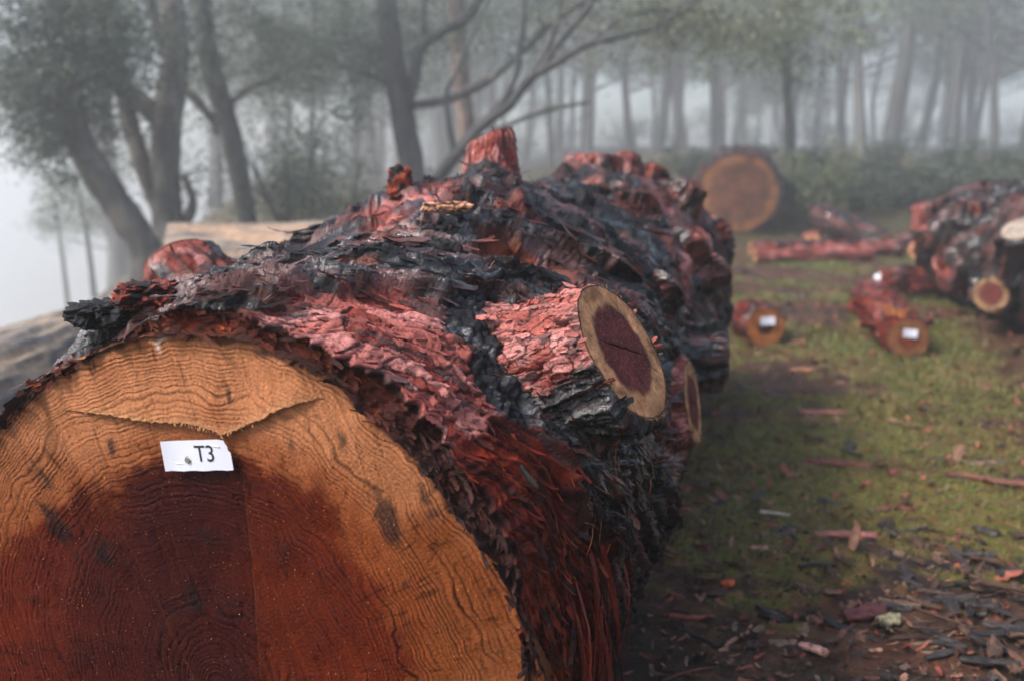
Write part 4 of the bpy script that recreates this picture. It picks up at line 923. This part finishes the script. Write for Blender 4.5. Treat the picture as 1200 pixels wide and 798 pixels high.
def tree_thing(name, label, limbs, leafspec, Y, dark, pale, colr=GREEN, extra=None, tw=(8, .7), seed=0, lsize=.055, group=None, nl=190):
    """limbs: pixel paths turned into space at distance Y; the crown goes on above the frame"""
    Y = Y*1.2; lsize = lsize*1.15; p0 = np.array(px_path(limbs[0][:1], Y)[0]); gx, gy = p0[0], p0[1]
    root = empty(name, (gx, gy, float(gz(gx, gy))), label, 'tree', group)
    tb, cb = MB(), MB(); ends = []
    for i, L in enumerate(limbs):
        P = px_path(L, Y)
        if i == 0: P = [np.r_[gx, gy, float(gz(gx, gy))-.15, P[0][3]*1.25]]+P
        Q = limb(tb, P, 60 if i == 0 else 36, 14 if i == 0 else 9, dark, pale, seed+i*5)
        if P[-1][2] > 2.4:
            d = unit(Q[-1, :3]-Q[-6, :3]); e = Q[-1]; P2 = [e, np.r_[e[:3]+d*1.2+[0, 0, .5], e[3]*.75], np.r_[e[:3]+d*2.2+[rng.normal(0, .4), rng.normal(0, .4), 1.6], e[3]*.35]]
            Q2 = limb(tb, P2, 24, 9, dark, pale, seed+i*5+1); ends.append(twigs(tb, Q2, tw[0], tw[1]*1.3, seed+i+70))
        ends.append(twigs(tb, Q, tw[0]//2, tw[1]*.5, seed+i, start=.5)) if tw[0] else None
    ends = [e for e in ends if e is not None and len(e)]
    if ends: leaves(cb, np.concatenate(ends), nl, (.34, .34, .26), lsize, colr)
    for (px, py, dY, rx, rz, n) in leafspec:
        c = at(px, py, Y+dY); k = Y/F_PX
        cl = c+rng.normal(0, 1, (max(3, n//36), 3))*np.array([rx*k, rx*k, rz*k])
        leaves(cb, cl, 70, (.12, .12, .09), lsize, colr)
    tb.build('trunk', M_TRUNK, root)
    if cb.n: cb.build('crown', M_LEAF, root, smooth=False)
    return root
DK, PL = (.040, .035, .031), (.12, .105, .09)
tree_thing('leaning_tree', 'dark trunk leaning left at the edge of the fog, first big tree from the left', [[(172, 300, 23), (140, 243, 21), (108, 195, 20), (88, 150, 19), (78, 70, 18), (58, -60, 15)], [(88, 155, 8), (62, 125, 5), (45, 105, 3)]],
    [(30, 40, -.4, 34, 40, 3000), (90, 60, 0, 40, 44, 4200), (20, 110, .3, 26, 34, 1900), (75, 140, 0, 26, 34, 1900), (120, 20, .4, 40, 30, 2400), (110, 150, .5, 26, 26, 1300), (50, 165, 0, 22, 20, 900), (130, 90, .8, 40, 40, 1800)], 9.5, (.03, .028, .026), (.10, .085, .07), DGREEN, seed=1, tw=(8, .6))
tree_thing('twisted_tree', 'pale twisted tree with forking limbs and streaked bark, right beside the leaning trunk', [[(200, 285, 24), (196, 235, 20), (194, 180, 19), (201, 110, 18), (206, 40, 16), (195, -40, 14)], [(197, 265, 15), (176, 215, 13), (160, 170, 12), (148, 125, 11), (138, 70, 8), (130, 0, 6)],
    [(195, 150, 15), (175, 128, 14), (150, 108, 13), (106, 62, 12), (64, -2, 11), (40, -50, 9)], [(212, 270, 9), (226, 235, 6), (214, 205, 4)], [(205, 60, 9), (180, 20, 6), (172, -20, 5)]],
    [(160, 40, .3, 30, 26, 700), (240, 30, .3, 28, 26, 700), (165, 190, .8, 20, 30, 250)], 10.6, (.075, .066, .058), (.19, .165, .14), GREEN, seed=12, tw=(6, .6))
tree_thing('forked_tree', 'dark slender forked trunk standing alone right of the pale twisted tree', [[(291, 275, 14), (280, 205, 14), (264, 135, 14), (245, 70, 13), (232, -30, 12)], [(275, 178, 7), (252, 145, 6), (224, 112, 6), (204, 92, 4), (190, 60, 3)], [(262, 130, 5), (290, 105, 4), (330, 90, 3)]],
    [(300, 40, .4, 30, 30, 700), (345, 70, .6, 34, 30, 900), (385, 60, 1, 40, 36, 1200), (250, 140, 1, 22, 18, 300)], 12, (.028, .026, .025), (.06, .055, .05), GREEN, seed=23, tw=(8, .6))
tree_thing('dark_tree', 'tall dark trunk with one big upward curving limb, behind the middle of the giant log', [[(487, 225, 17), (476, 160, 16), (465, 100, 15), (455, 30, 15), (448, -40, 14)], [(474, 128, 9), (486, 90, 8), (493, 55, 8), (520, 36, 7), (548, 20, 7), (568, -15, 5)], [(476, 125, 6), (528, 116, 6), (568, 97, 6), (610, 62, 5), (662, 14, 5), (715, -10, 3)], [(468, 112, 4), (440, 90, 3), (415, 85, 2)], [(498, 52, 4), (497, 20, 3), (499, -30, 3)]],
    [(420, 50, .4, 34, 34, 2600), (470, 45, 1.2, 30, 30, 1400), (360, 80, 1.4, 36, 34, 2400), (560, 30, 1.6, 40, 22, 900), (330, 30, 1., 40, 30, 1800), (400, 120, 2, 40, 30, 1200)], 13, (.026, .025, .024), (.055, .05, .046), DGREEN, seed=34, tw=(8, .6))
tree_thing('reddish_tree', 'straight reddish brown trunk just right of the tall dark trunk', [[(549, 190, 13), (545, 140, 12), (540, 80, 12), (534, 0, 11), (532, -40, 11)]],
    [(600, 20, 1, 50, 20, 600), (520, 20, 1, 40, 20, 500)], 16.5, (.07, .042, .034), (.15, .10, .08), GREEN, seed=45, tw=(8, .7))
tree_thing('spreading_tree', 'low tree of many bare dark limbs curving right, behind the upright top stub', [[(498, 240, 11), (520, 200, 9), (540, 176, 9), (566, 146, 8), (600, 120, 7), (616, 96, 6), (650, 75, 6), (682, 56, 5), (722, 44, 4), (765, 34, 3)], [(562, 150, 6), (585, 125, 6), (601, 98, 5), (610, 50, 5), (616, -30, 4)], [(598, 122, 6), (626, 90, 5), (660, 45, 5), (694, 0, 4), (705, -30, 3)],
    [(532, 180, 5), (526, 142, 4), (524, 105, 3), (535, 85, 2)], [(612, 100, 4), (640, 60, 4), (655, 20, 3), (660, -20, 3)], [(690, 52, 3), (730, 20, 3), (790, 10, 2)], [(545, 172, 4), (600, 145, 3), (640, 130, 3), (690, 120, 2)]],
    [(740, 25, .4, 30, 14, 500), (780, 30, .4, 36, 18, 800), (820, 20, .4, 40, 16, 900), (860, 30, .6, 30, 16, 600), (700, 15, .4, 24, 12, 250)], 11.5, (.022, .021, .021), (.042, .040, .038), OLIVE, seed=56, tw=(5, .35), nl=24, lsize=.06)
tree_thing('overhanging_tree', 'leafy tree whose drooping olive green foliage hangs into the top right of the middle', [[(925, 215, 8), (924, 150, 7), (921, 80, 6), (918, 0, 6), (916, -40, 5)], [(921, 70, 4), (890, 40, 3), (850, 35, 2)]],
    [(900, 20, -1, 40, 16, 900), (945, 30, -1, 30, 24, 900), (855, 55, -1, 26, 18, 500), (985, 15, -1, 26, 14, 400), (920, 65, -1, 20, 12, 350), (800, 45, -1, 30, 16, 500)], 17, (.04, .037, .035), (.08, .074, .068), OLIVE, seed=67, tw=(8, .7), lsize=.085)

# forest trees: four kinds, copied
def forest_tree(name, h, r, seed, dark, pale, crown0, nb, colr, lean=0., forks=0):
    q = np.random.default_rng(seed); root = empty(name, (0, 0, 0)); tb, cb = MB(), MB()
    k = 7; z = np.linspace(-.2, h, k); P = [np.r_[lean*zz+q.normal(0, .10)*(zz > .5), q.normal(0, .10)*(zz > .5), zz, r*(1.15-.85*max(zz, 0)/h)+(.25*r if zz < 0 else 0)] for zz in z]
    Q = limb(tb, P, 70, 12, dark, pale, seed); ends = []
    for f in range(forks):
        j = int(70*q.uniform(.22, .4)); p = Q[j]; s = q.choice([-1, 1]); L = h*.45
        Qf = limb(tb, [np.r_[p[:3], p[3]*.6], np.r_[p[:3]+[s*L*.25, q.normal(0, .3), L*.4], p[3]*.5], np.r_[p[:3]+[s*L*.35, q.normal(0, .5), L], p[3]*.25]], 30, 8, dark, pale, seed+f+3)
        ends.append(twigs(tb, Qf, 6, 1.1, seed+f+9))
    for i in range(nb):
        j = int(70*q.uniform(crown0, .98)); p = Q[j]; a = q.uniform(0, 2*np.pi); L = q.uniform(.8, 2.2)*(1.2-.6*j/70)
        d = np.array([math.cos(a), math.sin(a), q.uniform(-.05, .6)])
        Qb = limb(tb, [np.r_[p[:3], p[3]*.35], np.r_[p[:3]+d*L*.5, p[3]*.22], np.r_[p[:3]+d*L+[0, 0, .25*L], .01]], 14, 6, dark, pale, seed+i+20); ends.append(twigs(tb, Qb, 4, .55, seed+i+50, start=.4))
    leaves(cb, np.concatenate(ends), 62, (.26, .26, .18), .085, colr)
    tb.build('trunk', M_TRUNK, root); cb.build('crown', M_LEAF, root, smooth=False)
    return root
FP = [forest_tree('gum_tree', 11.5, .115, 101, (.040, .037, .034), (.075, .07, .063), .30, 32, GREEN, .05, 1), forest_tree('gum_tree', 10.5, .08, 102, (.04, .037, .034), (.085, .078, .07), .14, 30, OLIVE, .05, 1),
      forest_tree('gum_tree', 12, .15, 103, (.042, .039, .036), (.085, .078, .07), .36, 30, GREEN, -.06, 2), forest_tree('sapling', 7.5, .048, 104, (.03, .028, .026), (.05, .046, .042), .16, 24, GREEN, .08)]
used_p = set()
def place_tree(px, Y, kind, label, group=None, s=1., rz=None):
    Y = Y*2.25; s = s*2.3; p = at(px, 200, Y); rz = rng.uniform(0, 6.28) if rz is None else rz
    o = FP[kind] if kind not in used_p else copy_tree(FP[kind]); used_p.add(kind)
    o.location = (p[0], p[1], float(gz(p[0], p[1]))); o.rotation_euler = (rng.normal(0, .035), rng.normal(0, .035), rz); o.scale = (s, s, s*rng.uniform(.95, 1.1)); o.name = 'gum_tree' if kind < 3 else 'sapling'
    for k in ('label', 'category', 'group'):
        if k in o: del o[k]
    return tag(o, label, 'tree', group)
for (px, Y, k, lab, s) in [
    (1040, 21, 2, 'thickest hazy grey trunk in the forest above the far end of the burnt log', 1.0),
    (1010, 19.5, 1, 'slightly leaning grey trunk close left of the thickest trunk in the right forest', 1.15),
    (1112, 20, 0, 'straight foggy trunk rising above the middle of the burnt log on the right', 1.0),
    (1163, 17, 3, 'thin dark sapling in front of the foggy right hand trunks', 1.25),
    (1196, 19, 1, 'foggy trunk cut by the right edge of the photo, past the thin dark sapling', 1.1),
    (1135, 25, 1, 'faint narrow trunk between the straight trunk and the thin dark sapling on the right', 1.),
    (1075, 27, 0, 'faint pale trunk between the two thickest trunks of the right hand forest', .9),
    (983, 24, 3, 'faint slim stem left of the leaning grey trunk in the right hand forest', 1.3),
    (770, 22, 0, 'hazy grey trunk behind the far end of the giant log, left of the round log', .85),
    (742, 25, 1, 'leaning hazy trunk left of the grey one behind the far end of the giant log', 1.0),
    (836, 22, 3, 'slim hazy stem rising directly behind the large round log end', 1.3),
    (690, 23, 1, 'leaning faded trunk above the far sawn stubs of the giant log', 1.),
    (645, 21, 3, 'thin faded stem between the upright top stub and the far sawn stubs', 1.2),
    (580, 25, 0, 'pale foggy trunk right of the reddish trunk, partly behind the bare curving limbs', .9),
    (410, 19, 1, 'misty trunk left of the tall dark trunk, above the pale tan log', 1.),
    (440, 24, 0, 'faded trunk close behind the tall dark trunk on its left side', .9),
    (365, 20, 3, 'thin misty stem right of the slender forked trunk', 1.3),
    (335, 23, 1, 'faded leaning trunk in mist behind the slender forked trunk', 1.),
    (250, 19, 2, 'wide misty trunk between the pale twisted tree and the slender forked trunk', .7),
    (135, 16, 2, 'pale foggy trunk seen between the leaning trunk and the pale twisted tree', .75),
    (118, 25, 1, 'very faint foggy tree just left of the leaning trunk base', .8)]:
    place_tree(px, Y, k, lab, None, s)
for i in range(90):
    Y = rng.uniform(27, 60); px = rng.uniform(240, 1260) if i > 3 else rng.uniform(1180, 1400)
    place_tree(px, Y, int(rng.integers(0, 4)), 'faint fog faded tree far back in the misty forest', 'fog faded trees far back in the forest', rng.uniform(.8, 1.25))
def lone(px, Y, H, label, seed, rpx):
    Y = Y*1.4; rpx = rpx*1.4; p = at(px, 250, Y); z0 = float(gz(p[0], p[1])); root = empty('fog_tree', (p[0], p[1], z0), label, 'tree'); tb, cb = MB(), MB(); top = H
    P = [np.r_[p[0], p[1], z0-.2, rpx], np.r_[p[0]-.1, p[1], (z0+top)*.5, rpx*.8], np.r_[p[0]-.3, p[1], top, rpx*.3]]
    Q = limb(tb, P, 40, 8, DK, DK, seed); e = twigs(tb, Q, 16, .9, seed, start=.55); leaves(cb, e, 60, .25, .12, GREEN); tb.build('trunk', M_TRUNK, root); cb.build('crown', M_LEAF, root, smooth=False)
lone(72, 27, .6, 'small ghostly tree nearly lost in the white fog at the far left', 7, .07)
lone(104, 20, .9, 'thin leaning stem in the white fog just left of the leaning dark trunk', 9, .06)

# shrubs
def shrub(px, Y, w_, h_, label, colr, seed, n=2600, group=None, name='shrub', lsize=.07, stems=7):
    k_ = 1.5 if Y > 24 else 1.; Y = Y*k_; w_ = w_*k_; h_ = h_*k_; q = np.random.default_rng(seed); p = at(px, 250, Y); z0 = float(gz(p[0], p[1])); root = empty(name, (p[0], p[1], z0), label, 'shrub', group); tb, cb = MB(), MB(); ends = []
    for i in range(stems):
        a = q.uniform(0, 6.28); l = q.uniform(.55, 1)
        P = [np.r_[p[0]+q.normal(0, .05), p[1]+q.normal(0, .05), z0-.05, .022], np.r_[p[0]+math.cos(a)*w_*.2, p[1]+math.sin(a)*w_*.2, z0+h_*.5*l, .015], np.r_[p[0]+math.cos(a)*w_*.42*l, p[1]+math.sin(a)*w_*.42*l, z0+h_*.92*l, .006]]
        Q = limb(tb, P, 14, 6, DK, DK, seed+i); ends.append(twigs(tb, Q, 5, w_*.22, seed+i+3, start=.3))
    E_ = np.concatenate(ends); leaves(cb, E_, max(6, n//len(E_)), (w_*.07, w_*.07, h_*.07), lsize, colr)
    tb.build('stem', M_TRUNK, root); cb.build('crown', M_LEAF, root, smooth=False)
shrub(945, 16.5, 1.5, 1.35, 'bushy light green shrub standing right behind the large round log end', (.085, .105, .045), 301, 3600)
shrub(345, 13, 2.0, 1.9, 'dark green bush right of the slender forked trunk, behind the pale tan log', DGREEN, 302, 4200)
shrub(325, 16, 2.2, 2.2, 'greyish misty bush behind the slender forked trunk', GREEN, 303, 3600)
shrub(405, 16, 2.2, 1.6, 'low misty bush left of the tall dark trunk', GREEN, 304, 3000)
for i, (px, Y) in enumerate([(905, 19), (935, 17.2), (965, 18), (1000, 17.5), (1030, 18.5), (1065, 18), (1100, 19), (1130, 18), (1165, 19), (1195, 18), (1225, 18.5), (880, 21), (990, 20.5), (1080, 21), (1150, 21.5), (800, 22), (760, 20), (700, 19), (640, 19), (590, 18), (530, 18), (915, 17.6), (1010, 19.5), (1075, 18.6), (1135, 20), (1190, 19), (1040, 22.5), (1110, 23), (1215, 22), (960, 22)]):
    shrub(px, Y, rng.uniform(1.0, 2.4), rng.uniform(.4, 1.0), 'low dark green undergrowth bush at the foot of the misty forest', (.030, .044, .024), 320+i, 1900, 'undergrowth bushes along the forest edge', lsize=.08, stems=6)

for i in range(22):
    shrub(rng.uniform(330, 1260), rng.uniform(34, 60), rng.uniform(2.2, 3.4), rng.uniform(1.5, 2.6), 'misty rounded bush between the far trunks of the forest', (.035, .048, .028), 360+i, 1500, 'misty bushes between the far trunks', lsize=.12, stems=6)

# ------------------------------------------------------------------ haze
mh, nt, b = new_mat('haze_air'); nt.nodes.clear(); out = nt.nodes.new('ShaderNodeOutputMaterial'); pv = nt.nodes.new('ShaderNodeVolumePrincipled')
pv.inputs['Color'].default_value = (.97, .985, 1., 1); pv.inputs['Density'].default_value = HAZE; pv.inputs['Anisotropy'].default_value = .5
nt.links.new(pv.outputs[0], out.inputs['Volume'])
zmin = float(GZ.min())-1
v = [(x, y, z) for x in (-132, 132) for y in (-14, 168) for z in (zmin, 34)]
me = bpy.data.meshes.new('haze'); me.from_pydata(v, [], [(0, 1, 3, 2), (4, 6, 7, 5), (0, 4, 5, 1), (2, 3, 7, 6), (0, 2, 6, 4), (1, 5, 7, 3)]); me.materials.append(mh)
hz = bpy.data.objects.new('haze', me); col.objects.link(hz); tag(hz, 'pale mist hanging through the whole forest clearing', 'mist', kind='stuff')
# ------------------------------------------------------------------ camera, light
cam = bpy.data.cameras.new('camera'); co = bpy.data.objects.new('camera', cam); col.objects.link(co)
co.location = O.tolist(); co.rotation_euler = (math.pi/2-PITCH, 0, 0)
cam.sensor_width = 36; cam.lens = 35; cam.clip_start = .05; cam.clip_end = 400
cam.dof.use_dof = True; cam.dof.focus_distance = 1.62; cam.dof.aperture_fstop = 2.7; cam.dof.aperture_blades = 9
sc.camera = co
w = bpy.data.worlds.new('World'); sc.world = w; w.use_nodes = True; nt = w.node_tree; nt.nodes.clear()
sk = nt.nodes.new('ShaderNodeTexSky'); sk.sky_type = 'NISHITA'; sk.sun_disc = False
SUN_EL, SUN_AZ = math.radians(47), math.radians(-114)      # azimuth measured from +Y towards +X
sk.sun_elevation = SUN_EL; sk.sun_rotation = SUN_AZ; sk.dust_density = 3; sk.air_density = 1
bg = nt.nodes.new('ShaderNodeBackground'); bg.inputs[1].default_value = .085; wo = nt.nodes.new('ShaderNodeOutputWorld')
nt.links.new(sk.outputs[0], bg.inputs[0]); nt.links.new(bg.outputs[0], wo.inputs[0])
sl = bpy.data.lights.new('sun', 'SUN'); sl.energy = 2.2; sl.angle = math.radians(14); sl.color = (1, .97, .93)
so = bpy.data.objects.new('sun', sl); col.objects.link(so); so.location = (0, 0, 30)
dv = np.array([math.sin(SUN_AZ)*math.cos(SUN_EL), math.cos(SUN_AZ)*math.cos(SUN_EL), math.sin(SUN_EL)])
from mathutils import Vector
so.rotation_euler = Vector(dv).to_track_quat('Z', 'Y').to_euler()
sc.view_settings.view_transform = 'Standard'; sc.view_settings.look = 'None'; sc.view_settings.gamma = 1; sc.view_settings.use_curve_mapping = False
sc.view_settings.exposure = 2.0
cy = sc.cycles
cy.use_denoising = True; cy.denoiser = 'OPENIMAGEDENOISE'
cy.volume_bounces = 3; cy.max_bounces = 8; cy.diffuse_bounces = 3; cy.glossy_bounces = 3; cy.transparent_max_bounces = 8
cy.sample_clamp_indirect = 6
